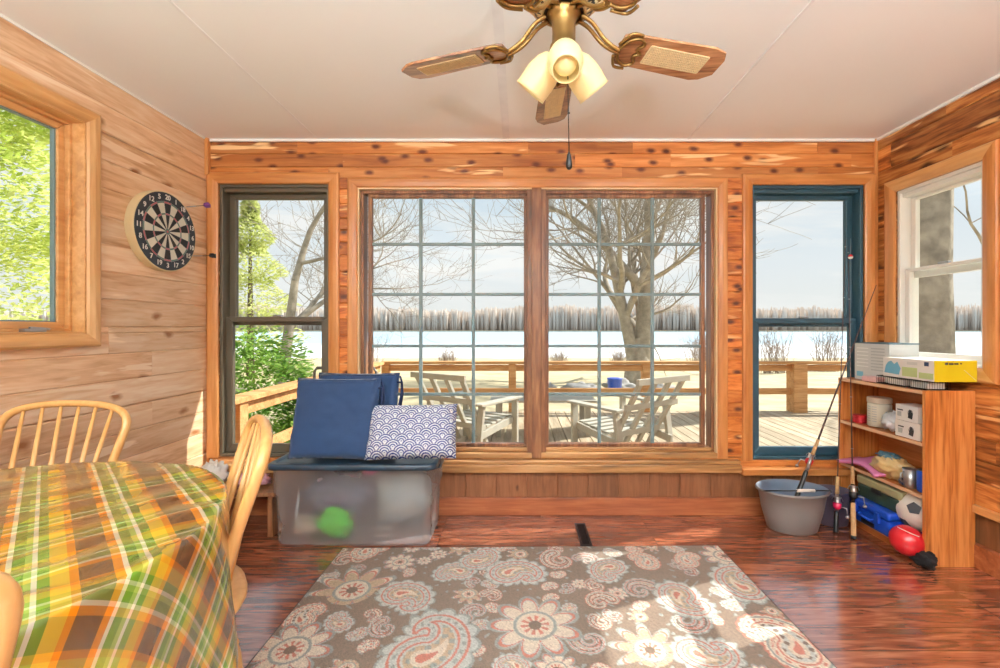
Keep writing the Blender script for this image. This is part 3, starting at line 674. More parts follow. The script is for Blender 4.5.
for nm,lab,cat,c,r,sc,mt in (
  ('folded_cloth','charcoal cloth bundle seen through the storage bin wall','cloth',(-1.06,2.63,.215),.15,(1.25,.62,.95),'greydark'),
  ('green_bag','bright green fabric bag seen inside the storage bin','bag',(-1.035,2.50,.105),.075,(1.2,.6,1.05),'greencloth'),
  ('beige_cloth','crumpled beige cloth inside the storage bin beside green bag','cloth',(-1.21,2.52,.075),.07,(1.1,.7,.75),'beige'),
  ('grey_blanket','large grey green blanket filling the storage bin far end','blanket',(-.70,2.62,.215),.145,(1.1,.62,1.0),'bingrey'),
  ('pink_cloth','small pink cloth showing at the storage bin top','cloth',(-.83,2.47,.40),.03,(1.2,.5,.6),'pink')):
    if mt=='bingrey': M[mt]=plain('grey green blanket',(178,188,190),.8,var=.2,scale=8)
    mb=lump((0,0,0),r,rn.uniform(0,50),sc,.25); o=mb.build(nm,M[mt],loc=c); tag(o,lab,cat)
mb=MB(); mb.tube([(0,0,.0),(.0,0,.02),(.018,0,.045),(.032,0,.03),(.03,0,.02)],.004,6); mb.tube([(-.05,0,-.012),(0,0,0),(.05,0,-.012)],.004,6); mb.build
o=mb.build('coat_hanger',M['white'],loc=(-.755,2.455,.055)); tag(o,'white hooked plastic hanger inside the storage bin','hanger')
# cushions
def cushion(name,w,h,t,mat,lab,cat,loc,rx,rz,group=None,ry=0,pinch=.5):
    mb=MB(); n=26
    def f(side):
        def g(a,b):
            u=2*a-1; v=2*b-1; e=(1-abs(u)**6)*(1-abs(v)**6); k=max(0,e)**pinch
            sh=1-.05*(u*u*v*v)*0; 
            return (u*w/2*(1-.03*(1-v*v))+.004*mn0.noise(Vector((u*3+w*9,v*3,side))),side*(t/2)*k*(1+.12*mn0.noise(Vector((u*2.5,v*2.5,h*9+side))))+.006*k*mn0.noise(Vector((u*6,v*6,h*5))),(v*(1-.03*(1-u*u))+1)*h/2)
        return g
    mb.grid(n,n,f(1)); mb.grid(n,n,f(-1)); o=mb.build(name,mat,loc=loc)
    b=bmesh.new(); b.from_mesh(o.data); bmesh.ops.remove_doubles(b,verts=b.verts,dist=.0005); bmesh.ops.recalc_face_normals(b,faces=b.faces); b.to_mesh(o.data); b.free()
    o.rotation_euler=(rx,ry,rz); tag(o,lab,cat,group); return o
gC='navy seat cushions leaning in the window'
zl=.461
q1=cushion('seat_cushion',.50,.46,.10,M['navy'],'navy tufted seat cushion leaning in front of its twin','cushion',(-1.055,2.49,zl),math.radians(-14),math.radians(-3),gC,pinch=.28)
q2=cushion('seat_cushion',.50,.475,.09,M['navy'],'navy seat cushion half hidden behind the front one','cushion',(-.975,2.625,zl),math.radians(-10),math.radians(-2),gC,pinch=.28)
for q,hh in ((q1,.46),(q2,.475)):
    mb=MB()
    for s in (-1,1): mb.tube([(-.25*s*-1,.0,hh-.02),(.262,.01*s,hh-.06),(.268,.015*s,hh-.13),(.258,.02*s,hh-.20)],.006,6)
    mb.build('tie_strap',M['navy_strap'],q)
    for side in (-1,1):
        mb=MB(); mb.tube([(-.23,side*.03,hh-.018),(0,side*.034,hh-.018),(.23,side*.03,hh-.018)],.004,6); mb.build('piping',M['navy'],q)
M['scallop']=attrmat('scallop printed cotton',.8,.1)
pil=cushion('throw_pillow',.50,.31,.15,M['scallop'],'blue and white wave scallop patterned pillow on the bin lid','pillow',(-.60,2.455,zl+.012),math.radians(-24),math.radians(4),None,ry=0,pinch=.6)
b=bmesh.new(); b.from_mesh(pil.data); bmesh.ops.subdivide_edges(b,edges=b.edges,cuts=5,use_grid_fill=True); b.to_mesh(pil.data); b.free(); pil.data.polygons.foreach_set('use_smooth',[True]*len(pil.data.polygons))
V=verts_np(pil); u=V[:,0]/.088; v=V[:,2]/.029
best=np.full(len(V),-1.0); row0=np.floor(v)
for k in range(0,4):
    r=row0-3+k+0; # rows below are drawn over rows above
for k in (0,1,2,3)[::-1]:
    pass
dist=np.full(len(V),np.nan)
for k in range(-2,2):
    row=row0+k; off=np.where(np.mod(row,2)==0,0,.5); cx=np.round(u-off)+off; dd=np.hypot((u-cx),(v-row)*.029/.088)
    m=(dd<.5)&(v>=row)&np.isnan(dist); dist=np.where(m,dd,dist)
dist=np.where(np.isnan(dist),.5,dist)
ringi=np.mod(dist*7+.15,1)<.5
navyc=np.array(srgb(22,54,140)[:3]); w_=np.array(srgb(232,244,248)[:3])
colattr(pil,np.where(ringi[:,None],navyc,w_))
# ------------------------------------------------------------------ bookcase
bc=thing('bookcase','low oak bookcase facing into the room by the white window','bookcase',(2.165,2.532,0))
W2,D2,H2=.125,.305,.885   # half width (X), half length (Y), height
for y in (-D2,D2-.02):
    mb=MB(); mb.box(-W2,W2,y,y+.02,0,H2-.0); mb.build('side_panel',M['oak'],bc,bevel=.0015)
mb=MB(); mb.box(W2-.008,W2-.001,-D2+.02,D2-.02,.04,H2-.02); mb.build('back_panel',M['oak_h'],bc)
for z,nm in ((H2-.02,'top_board'),(.60,'shelf'),(.335,'shelf'),(.04,'shelf')):
    mb=MB(); mb.box(-W2+.003,W2-.009,-D2+.02,D2-.02,z,z+.018); so=mb.build(nm,M['oak_h'],bc)
    mb=MB(); mb.box(-W2-.0005,-W2+.003,-D2+.02,D2-.02,z,z+.018); mb.build('edge_banding',M['edgeband'],so)
mb=MB(); mb.box(-W2+.01,-W2+.02,-D2+.02,D2-.02,0,.04); mb.build('kick_board',M['oak_h'],bc)
ZT,Z1,Z2,Z3=.884,.619,.354,.059
# --- on top
wb=thing('wire_basket','black wire letter basket along the bookcase top front edge','basket',(2.12,2.40,ZT),group=None)
mb=MB(); w,d,h=.13,.30,.045
for z in (.003,h):
    P=[(-w/2,-d/2,z),(w/2,-d/2,z),(w/2,d/2,z),(-w/2,d/2,z)]; mb.tube(P,.0022,5,closed=True,smooth=False)
mb.build('rim_wire',M['blackmetal'],wb)
mb=MB()
for i in range(25):
    y=-d/2+i*d/24; mb.tube([(-w/2,y,h),(-w/2,y,.003),(w/2,y,.003),(w/2,y,h)],.0011,4,smooth=False)
for i in range(11):
    x=-w/2+i*w/10
    for s in (-1,1): mb.tube([(x,s*d/2,.003),(x,s*d/2,h)],.0011,4)
mb.build('mesh_wires',M['blackmetal'],wb)
for i,(y,nm,lab,mt,h_) in enumerate(((.06,'paper_packet','white packet in the wire basket nearest the window sill end','white',.03),(-.08,'paper_packet','pale packet in the wire basket under the yellow box','lightgrey',.032))):
    mb=MB(); mb.box(-.045,.045,-.05,.05,0,h_); o=mb.build(nm,M[mt],loc=(2.115,2.38+y,ZT+.006),bevel=.003); tag(o,lab,'packet',None)
mb=MB(); mb.box(-.03,.03,-.055,.055,0,.03); o=mb.build('pink_packet',M['palepink'] if 'palepink' in M else M['pink'],loc=(2.085,2.61,ZT+.001),bevel=.005); tag(o,'pale pink packet lying before the white printed box','packet')
# long carton: white printed long side toward the room, yellow end
ct=thing('carton','long printed carton with yellow end lying on the wire basket','box',(2.163,2.355,ZT+.048))
mb=MB(); mb.box(-.105,.105,-.155,.155,0,.105); mb.build('box_body',M['paper'],ct,bevel=.002)
mb=MB(); mb.box(-.106,.106,-.1565,-.1545,-.0,.106); ye=mb.build('end_flap',M['yellow'],ct,bevel=.001); ye['label']='plain yellow end of carton'
def marks(parent,M4,items,name='printed_mark'):
    # items: (x0,x1,y0,y1,material) on a panel plane given by M4 (local x right, y up, z out)
    byk={}
    for x0,x1,y0,y1,mt in items: byk.setdefault(mt,MB()).box(x0,x1,y0,y1,0,.0008,M4)
    for mt,b_ in byk.items(): b_.build(name,M[mt],parent)
def faceM(loc,side):
    if side=='y': R=Matrix(((1,0,0,0),(0,0,-1,0),(0,1,0,0),(0,0,0,1)))      # faces -Y
    else: R=Matrix(((0,0,-1,0),(-1,0,0,0),(0,1,0,0),(0,0,0,1)))             # faces -X, right is -Y
    return Matrix.Translation(loc)@R
marks(ct,faceM((0,-.157,0),'y'),[(-.055,-.04,.085,.096,'text'),(-.035,-.012,.085,.094,'text'),(-.009,.012,.086,.094,'text'),(.02,.03,.088,.094,'text')])
mb=MB(); mb.bar((.04,-.1572,.06),(.10,-.1572,.008),.0008,.0016); mb.build('printed_line',M['paper'],ct)
mb=MB(); Mx=faceM((-.105,0,0),'x')
mb.prism([(-.145,.02),(-.05,.015),(-.04,.05),(-.06,.085),(-.08,.07),(-.10,.088),(-.12,.08),(-.135,.06)],.0002,.001,Mx); mb.build('printed_mark',M['cyanprint'],ct)
marks(ct,Mx,[(-.03,.06,.012,.06,'greenprint'),(.07,.15,.01,.04,'greenprint'),(.10,.125,.075,.095,'navy'),(.0,.06,.075,.09,'lightgrey')])
pb=thing('printed_box','white box with grey print standing on the bookcase far corner','box',(2.19,2.655,ZT))
mb=MB(); mb.box(-.085,.085,-.13,.13,0,.225); mb.build('box_body',M['lightgrey'],pb,bevel=.002)
mb=MB(); mb.box(-.087,.087,-.132,.132,.222,.228); mb.build('lid_edge',M['tealtop'] if 'tealtop' in M else M['navy'],pb)
it=[(.0,.10,.19-.018*i,.197-.018*i,'greyprint') for i in range(8)]+[(-.11,-.02,.19-.022*i,.196-.022*i,'whiteprint') for i in range(6)]+[(-.11,-.06,.02,.05,'cyanprint')]
M['greyprint']=plain('grey print',(178,184,184),.6); M['whiteprint']=plain('white print',(234,236,234),.6)
marks(pb,faceM((-.0855,0,0),'x'),it)
# --- second shelf
mb=MB(); mb.lathe([(.034,0),(.036,.003),(.036,.018),(.034,.022),(.036,.026),(.036,.045),(.033,.048)],28,smooth=False); o=mb.build('red_tin',M['redtin'] if 'redtin' in M else M['red'],loc=(2.10,2.735,Z1)); tag(o,'small round red tin at the far end of the second shelf','tin')
jr=thing('plastic_tub_jar','tall off white plastic jar with printed label on the second shelf','jar',(2.135,2.63,Z1))
mb=MB(); mb.lathe([(.054,0),(.058,.005),(.058,.13),(.054,.14)],32); mb.build('jar_body',M['offwhite'] if 'offwhite' in M else M['white'],jr)
mb=MB(); mb.lathe([(.058,.14),(.060,.142),(.060,.168),(.056,.171)],32,smooth=False); mb.build('lid',M['beige'],jr)
mb=MB()
for i in range(7):
    for k in range(2):
        a0=PI+.25-.55*k; z=.115-.014*i; 
        P=[(.0588*math.cos(a0+t*.42),.0588*math.sin(a0+t*.42)) for t in np.linspace(0,1,6)]
        for p,q in zip(P,P[1:]): mb.face([mb.vert((p[0],p[1],z)),mb.vert((q[0],q[1],z)),mb.vert((q[0],q[1],z+.005)),mb.vert((p[0],p[1],z+.005))])
mb.build('label_print',M['greyprint'],jr)
mb=lump((0,0,.06),.056,4,(1.05,1.0,.9),.32,4); M['foil']=plain('white blue film bag',(214,220,230),.3,coat=.3,var=.15,scale=25)
o=mb.build('crumpled_bag',M['foil'],loc=(2.095,2.47,Z1)); tag(o,'crumpled white and blue plastic bag on the second shelf','bag')
for i,(z,lab,y) in enumerate(((0,'small white carton with black drawing, lower of two stacked',2.345),(.088,'small white carton with black drawing, upper of two stacked',2.35))):
    r=thing('small_carton',lab,'box',(2.105,y,Z1+z),group='stacked white cartons on the second shelf')
    mb=MB(); mb.box(-.055,.055,-.075+.008*i,.075-.008*i,0,.087-.004*i); mb.build('box_body',M['paper'],r,bevel=.002)
    mx=faceM((-.0555,0,0),'x'); mb=MB(); mb.prism([(.01,.02),(.035,.015),(.04,.04),(.03,.06),(.02,.065),(.015,.045)],.0002,.001,mx); mb.tube([mx@Vector((.026+.014*math.cos(t),.045+.018*math.sin(t),.001)) for t in np.linspace(0,2*PI,14)[:-1]],.0012,4,closed=True); mb.build('printed_mark',M['text'],r)
    marks(r,mx,[(-.055,-.03,.02,.045,'greyprint'),(-.055,-.02,.052,.058,'text')])
# --- third shelf
mb=MB(); mb.grid(16,6,lambda s,t:(2.0+.03*math.sin(s*3)+.20*t*(1-.3*s),2.50+.30*s,Z2+.010+.045*math.sin(PI*min(1,s*1.1))*(.5+.5*t)+.018*t))
fm=mb.build('foam_float',M['lilac'] if 'lilac' in M else M['pink'],solid=.016); tag(fm,'pink and lilac foam float sticking out over the third shelf','float')
mb=lump((0,0,.066),.068,9,(1.0,1.55,.85),.26,3.5); o=mb.build('carrier_bag',M['tanbag'],loc=(2.10,2.50,Z2+.002)); tag(o,'tan plastic carrier bag bunched up on the third shelf','bag')
M['bluefilm']=plain('blue film',(92,132,150),.4)
mb=lump((0,0,0),.034,14,(1.2,1.8,.5),.3,4); mb.build('twisted_neck',M['bluefilm'],o,loc=(0,.02,.118))
mb=lump((0,0,0),.026,19,(1,1.2,.7),.2,4); o=mb.build('blue_pouch',M['navy'],loc=(2.075,2.385,Z2+.021)); tag(o,'small dark blue pouch beside the tan carrier bag','pouch')
cn=thing('blue_can','blue drink can with silver rim on the third shelf','can',(2.09,2.29,Z2))
mb=MB(); mb.lathe([(.026,0),(.031,.008),(.031,.10),(.026,.11)],24); mb.build('can_body',M['blue'],cn); mb=MB(); mb.lathe([(.0265,.11),(.0275,.113),(.024,.114)],24); mb.build('can_rim',M['steel'],cn)
cn=thing('glass_cup','silver cup standing beside the blue drink can','cup',(2.075,2.355,Z2))
mb=MB(); mb.lathe([(.024,0),(.026,.003),(.033,.10),(.031,.10),(.024,.006)],24,capt=True); mb.build('cup_body',M['steel'],cn)
mb=MB(); mb.tube([(-.03,-.0,.085),(-.05,0,.075),(-.052,0,.04),(-.03,0,.025)],.004,6); mb.build('handle',M['steel'],cn)
mb=MB(); mb.lathe([(.06,0),(.062,.004),(.05,.006)],24); o=mb.build('black_dish',M['black'],loc=(2.09,2.325,Z2-.0)); bpy.data.objects.remove(o)
# --- bottom
tb=thing('tackle_box','dark green tackle box with olive lid resting on the blue case','box',(2.13,2.535,Z3+.135))
mb=MB(); mb.box(-.085,.085,-.15,.15,0,.075); mb.build('box_body',M['green'],tb,bevel=.008); mb=MB(); mb.box(-.09,.09,-.155,.155,.075,.125); mb.build('lid',M['tan'],tb,bevel=.014)
mb=MB(); mb.box(-.098,-.088,-.03,.03,.06,.085); mb.build('latch',M['black'],tb,bevel=.002)
bl=thing('blue_case','bright blue plastic case with handle on the bottom shelf','case',(2.105,2.55,Z3))
mb=MB(); mb.box(-.10,.10,-.14,.14,0,.085); mb.build('case_body',M['blue'],bl,bevel=.012); mb=MB(); mb.box(-.105,.105,-.145,.145,.088,.133); mb.build('lid',M['blue'],bl,bevel=.014)
for y in (-.09,.07): 
    mb=MB(); mb.box(-.118,-.102,y,y+.03,.055,.11); mb.build('latch',M['blue'],bl,bevel=.003)
mb=MB(); mb.tube([(-.102,-.05,.06),(-.125,-.045,.055),(-.125,.045,.055),(-.102,.05,.06)],.007,8); mb.build('handle',M['blue'],bl)
mb=MB(); mb.box(-.106,-.1005,-.045,.045,.012,.035); mb.build('label_panel',M['black'],bl)
# soccer ball: white with dark pentagon patches
r=.108; ball=thing('soccer_ball','white soccer ball with dark patches behind the red ball','ball',(2.145,2.37,.225))
mb=MB(); mb.ball((0,0,0),r,40,28); mb.build('ball_cover',M['white'],ball)
ph=(1+5**.5)/2; ico=[Vector(v_).normalized() for v_ in [(0,1,ph),(0,1,-ph),(0,-1,ph),(0,-1,-ph),(1,ph,0),(1,-ph,0),(-1,ph,0),(-1,-ph,0),(ph,0,1),(ph,0,-1),(-ph,0,1),(-ph,0,-1)]]
Rb=Matrix.Rotation(.5,3,'X')@Matrix.Rotation(.35,3,'Z')
for c in ico:
    mb=MB()
    nb=sorted(ico,key=lambda q:-q.dot(c))[1:6]; c2=Rb@c; ref=(Rb@nb[0]-c2*(Rb@nb[0]).dot(c2)).normalized(); w_2=c2.cross(ref)
    ce=mb.vert(c2*(r+.0012)); ringv=[]
    for k in range(20):
        a=2*PI*k/20; kk=a%(2*PI/5)-PI/5; rr=.30*math.cos(PI/5)/math.cos(kk); ringv.append(mb.vert((c2+ref*math.tan(rr)*math.cos(a)*1.0+w_2*math.tan(rr)*math.sin(a)).normalized()*(r+.0012)))
    for k in range(20): mb.face((ce,ringv[k],ringv[(k+1)%20]),True)
    mb.build('dark_patch',M['balldark'],ball)

mb=MB(); mb.ball((0,0,0),.075,28,20); o=mb.build('red_ball',M['red'],loc=(2.01,2.30,.1)); tag(o,'shiny red ball on the floor edge of the bookcase','ball')
mb=MB(); P=[Vector((math.cos(a)*.0755*math.sin(.9),math.sin(a)*.0755*math.sin(.9),.0755*math.cos(.9))) for a in np.linspace(2.9,4.6,12)]; mb.tube([Matrix.Rotation(.35,4,'Y')@p for p in P],.0022,5); mb.build('white_swoosh_line',M['white'],o); o.children[0].name='printed_line'
M['wool']=plain('black wool',(30,26,28),.95,var=.3,scale=60,bump=.6)
mb=lump((0,0,.04),.055,31,(.8,1.15,.75),.22,3); o=mb.build('black_glove',M['wool'],loc=(2.035,2.235,.001)); tag(o,'crumpled black wool glove on the floor by the bookcase','glove')
M['graybin']=plain('mauve grey plastic',(84,76,92),.5)
mb=MB(); mb.lathe([(.085,0),(.09,.005),(.105,.20),(.108,.205),(.100,.205),(.086,.01)],28,sy=.8); o=mb.build('small_waste_bin',M['graybin'],loc=(1.93,2.74,.0)); tag(o,'small dark grey bin behind the fishing rods','bin')
# ------------------------------------------------------------------ oval tub
tb=thing('oval_tub','oval grey plastic tub on the floor below the teal window','tub',(1.635,2.66,0))
mb=MB(); prof=[(.135,.002),(.14,.006),(.172,.12),(.19,.225),(.204,.232),(.206,.240),(.200,.246)]; mb.lathe(prof,48,sy=.74,capt=False); mb.build('tub_body',M['gray_tub'],tb)
mb=MB(); mb.lathe([(.200,.246),(.190,.240),(.184,.225),(.166,.12),(.134,.012)][::-1],48,sy=.74,capt=False); mb.build('tub_lining',M['gray_tub_in'],tb,recalc=False)
mb=MB(); mb.tube([(.196*math.cos(t),-.05+.74*.10*math.sin(t)*0-.105*math.sin(t)*-0-.0+(-.08)*math.sin(t),.243+.03*math.sin(t)) for t in np.linspace(0,PI,16)],.0035,6); mb.build('wire_handle',M['blackmetal'],tb)
mb=MB(); mb.tube([(-.05,-.128,.272),(.0,-.130,.274),(.05,-.128,.272)],.009,10); mb.build('grip',M['white'],tb)
# ------------------------------------------------------------------ fishing rods
def rod(name,lab,a,b,grip,reelcol,reel_t,gripmat,spool='black',flip=1,thick=1.0):
    a=Vector(a); b=Vector(b); L_=(b-a).length; r=thing(name,lab,'fishing rod',a,group='fishing rods leaning in the corner'); d=(b-a).normalized(); P=lambda t:d*t
    mb=MB(); mb.tube([P(0),P(.012),P(.02),P(grip-.01),P(grip)],[.010,.0135,.0125,.0125,.008],12); mb.build('handle_grip',M[gripmat],r)
    mb=MB(); mb.tube([P(0),P(.018)],.0145,12); mb.build('butt_cap',M['black'],r)
    mb=MB(); mb.tube([P(grip),P(grip+.10)],[.010,.009],10); mb.build('reel_seat',M['black'] if gripmat!='black' else M['steel'],r)
    mb=MB(); mb.tube([P(grip+.10),P(grip+.20)],[.011,.008],10); mb.build('fore_grip',M['cork'],r)
    mb=MB(); mb.tube([P(grip+.2),P(L_)],[.0042*thick,.0014*thick],6); mb.build('rod_blank',M['rodbrown'],r)
    u=Vector((-.55,-.83,0)); u=(u-d*u.dot(d)).normalized()*flip; w=d.cross(u)
    n=5
    for k in range(n):
        mb=MB()
        t=grip+.3+(L_-grip-.35)*k/(n-1); rr=.010*(1-.12*k); c=P(t)+u*(rr+.003)
        mb.tube([c+u*rr*math.cos(q)+w*rr*math.sin(q)*.8 for q in np.linspace(0,2*PI,12)[:-1]],.001,4,closed=True); mb.build('line_guide',M['steel'],r)
    # spinning reel
    t=reel_t; st=P(t); foot=st+u*.012; body=st+u*.05
    mb=MB(); mb.tube([P(t-.03)+u*.010,st+u*.013,P(t+.03)+u*.010],.004,6); mb.tube([foot,body],[.006,.010],8); rl=mb.build('reel',M[reelcol],r)
    mb=MB(); mb.tube([body-d*.022,body-d*.01,body+d*.012,body+d*.02],[.010,.021,.022,.012],14); mb.build('gear_housing',M[reelcol],rl)
    mb=MB(); mb.tube([body+d*.018,body+d*.022,body+d*.045,body+d*.05],[.022,.016,.016,.021],16); mb.build('spool',M[spool],rl)
    mb=MB(); mb.tube([body+d*.03+w*.026,body+d*.045+w*.022+u*.018,body+d*.05+u*.03,body+d*.045-w*.022+u*.018,body+d*.03-w*.026],.0018,5); mb.build('bail_wire',M['steel'],rl)
    mb=MB(); mb.tube([body-d*.005,body-d*.005+w*.045,body-d*.045+w*.05,],.003,6); mb.ball(body-d*.052+w*.05,.010,10,8); mb.build('crank_handle',M['steel'],rl)
    return r,d
M['rodbrown']=plain('dark rod blank',(86,64,62),.3,coat=.4)
rod('fishing_rod','fishing rod standing upright with cork grip and black reel',(1.90,2.52,.003),(2.075,2.80,1.72),.20,'black',.245,'cork','steel')
rod('fishing_rod','thin fishing rod with magenta reel and black grip',(1.855,2.60,.003),(2.07,2.815,1.76),.12,'magenta',.16,'black','steel')
r_,d_=rod('fishing_rod','long fishing rod slanting out of the grey oval tub',(1.615,2.64,.10),(2.245,2.79,1.47),.27,'red',.33,'black','white',-1,1.5)
# bobber
bb=thing('bobber','small red and white bobber clipped to a rod line','bobber',(2.072,2.775,1.63))
mb=MB(); mb.lathe([(.002,0),(.009,.003),(.013,.009),(.014,.014)],14,capt=False,capb=True); mb.build('white_half',M['white'],bb)
mb=MB(); mb.lathe([(.014,.014),(.013,.021),(.009,.027),(.003,.031)],14,capb=False); mb.build('red_half',M['red'],bb)
mb=MB(); mb.tube([(0,0,.03),(0,0,.13)],.0008,4); mb.tube([(0,0,0),(0,0,-.9)],.0006,4); mb.build('line',M['greyprint'],bb)
# ------------------------------------------------------------------ table with cloth
TC=(-1.30,.864); TR=.605
tab=thing('dining_table','round wooden dining table under the plaid vinyl cloth','table',(TC[0],TC[1],0))
mb=MB(); mb.lathe([(TR-.03,.715),(TR-.005,.722),(TR-.003,.745),(TR-.02,.749)],64); mb.build('table_top',M['chairwood'],tab)
mb=MB(); mb.lathe([(.08,.10),(.09,.14),(.06,.2),(.05,.35),(.075,.5),(.06,.62),(.10,.69),(.16,.714)],28); mb.build('pedestal',M['chairwood'],tab)
for k in range(4):
    a=PI/4+k*PI/2; mb=MB(); mb.tube([(.06*math.cos(a),.06*math.sin(a),.16),(.2*math.cos(a),.2*math.sin(a),.12),(.34*math.cos(a),.34*math.sin(a),.04),(.36*math.cos(a),.36*math.sin(a),.022)],[.04,.036,.028,.022],10); mb.build('leg',M['chairwood'],tab)
Lc=1.80; n=260
import mathutils.noise as mn
def cloth(s,t):
    a=math.radians(46.8); p=(s-.5)*Lc; q=(t-.5)*Lc
    x=p*math.cos(a)+q*-math.sin(a); y=p*math.sin(a)+q*math.cos(a)
    rho=math.hypot(x,y); th=math.atan2(y,x)
    R=TR+.004; wr=mn.noise(Vector((x*5,y*5,3)))*.006*min(1,rho/.4)+.0045*max(0,mn.noise(Vector((x*9,y*4,1))))
    # standing wrinkles near the room-side edge
    k=max(0,math.cos(th-.1))**2*max(0,min(1,(rho-.25)/.25)); wr=wr*.9+.013*k*abs(mn.noise(Vector((x*7+2,y*7,5))))
    if rho<=R-.0: return (x,y,.757+max(-.004,wr))
    over=rho-R; f=min(1,over/.28)
    fold=math.sin(th*9-1.91+1.2*math.sin(th*2))*.5+.5*math.sin(th*17+.6)*.4
    out=.007*(1-math.exp(-over/.02))+over*(.02+.12*fold*f)
    out=max(out,.006*(1-math.exp(-over/.02)))
    tw=.10*f*math.cos(th*9+1.4)*0
    dz=math.sqrt(max(over*over-(out*.8)**2,(over*.75)**2)) if over>0 else 0
    ed=.012*(1-math.exp(-over/.012))
    return ((R+out)*math.cos(th+tw),(R+out)*math.sin(th+tw),.757+max(-.004,wr)*math.exp(-over/.03)-max(0,dz-.004)+.006*mn.noise(Vector((x*8,y*8,9)))*f)
mb=MB(); mb.grid(n,n,cloth); cl=mb.build('tablecloth',None if False else M['paper'],loc=(TC[0],TC[1],0),recalc=False)
tag(cl,'glossy vinyl plaid cloth in green, brown and gold on the round table','tablecloth')
me=cl.data; uvl=me.uv_layers.new(name='cloth'); li=np.empty(len(me.loops),dtype=np.int32); me.loops.foreach_get('vertex_index',li)
uv=np.stack([(li%(n+1))/n*Lc,(li//(n+1))/n*Lc],1).astype(np.float32); uvl.data.foreach_set('uv',uv.ravel())
def plaidmat():
    m,nt,p=newmat('plaid vinyl'); L=nt.links.new
    uvn=N(nt,'ShaderNodeUVMap',uv_map='cloth'); sp=N(nt,'ShaderNodeSeparateXYZ'); L(uvn.outputs[0],sp.inputs[0]); outs=[]
    seq=[(0,(104,78,56)),(.30,(226,150,84)),(.39,(244,236,208)),(.44,(108,146,58)),(.55,(170,192,104)),(.61,(244,240,216)),(.66,(116,152,62)),(.76,(226,190,92)),(.92,(222,146,78))]
    for k in (0,1):
        dv=N(nt,'ShaderNodeMath',operation='DIVIDE'); dv.inputs[1].default_value=.150; L(sp.outputs[k],dv.inputs[0]); fr_=N(nt,'ShaderNodeMath',operation='FRACT'); L(dv.outputs[0],fr_.inputs[0])
        r=N(nt,'ShaderNodeValToRGB'); r.color_ramp.interpolation='CONSTANT'; e=r.color_ramp.elements; e[0].position=0; e[0].color=srgb(*seq[0][1]); e[1].position=seq[1][0]; e[1].color=srgb(*seq[1][1])
        for q,c in seq[2:]: z=e.new(q); z.color=srgb(*c)
        L(fr_.outputs[0],r.inputs['Fac']); outs.append(r.outputs['Color'])
    mx=N(nt,'ShaderNodeMix',data_type='RGBA'); mx.inputs[0].default_value=.5; L(outs[0],mx.inputs[6]); L(outs[1],mx.inputs[7])
    mu=N(nt,'ShaderNodeMix',data_type='RGBA',blend_type='MULTIPLY'); mu.inputs[0].default_value=.5; L(outs[0],mu.inputs[6]); L(outs[1],mu.inputs[7])
    av=N(nt,'ShaderNodeMix',data_type='RGBA'); av.inputs[0].default_value=.45; L(mx.outputs[2],av.inputs[6]); L(mu.outputs[2],av.inputs[7])
    hs=N(nt,'ShaderNodeHueSaturation'); hs.inputs['Saturation'].default_value=1.1; hs.inputs['Value'].default_value=.88; L(av.outputs[2],hs.inputs['Color'])
    L(hs.outputs[0],p.inputs['Base Color']); p.inputs['Roughness'].default_value=.18; p.inputs['Specular IOR Level'].default_value=.6; p.inputs['Coat Weight'].default_value=.9; p.inputs['Coat Roughness'].default_value=.1
    tc=N(nt,'ShaderNodeTexCoord'); no=N(nt,'ShaderNodeTexNoise'); no.inputs['Scale'].default_value=9; no.inputs['Detail'].default_value=3; no.inputs['Distortion'].default_value=1; L(tc.outputs['Object'],no.inputs['Vector'])
    b=N(nt,'ShaderNodeBump'); b.inputs['Strength'].default_value=.35; b.inputs['Distance'].default_value=.02; L(no.outputs['Fac'],b.inputs['Height']); L(b.outputs['Normal'],p.inputs['Normal'])
    return m
me.materials[0]=plaidmat(); 
m_=cl.modifiers.new('t','SOLIDIFY'); m_.thickness=.0012; m_.offset=1
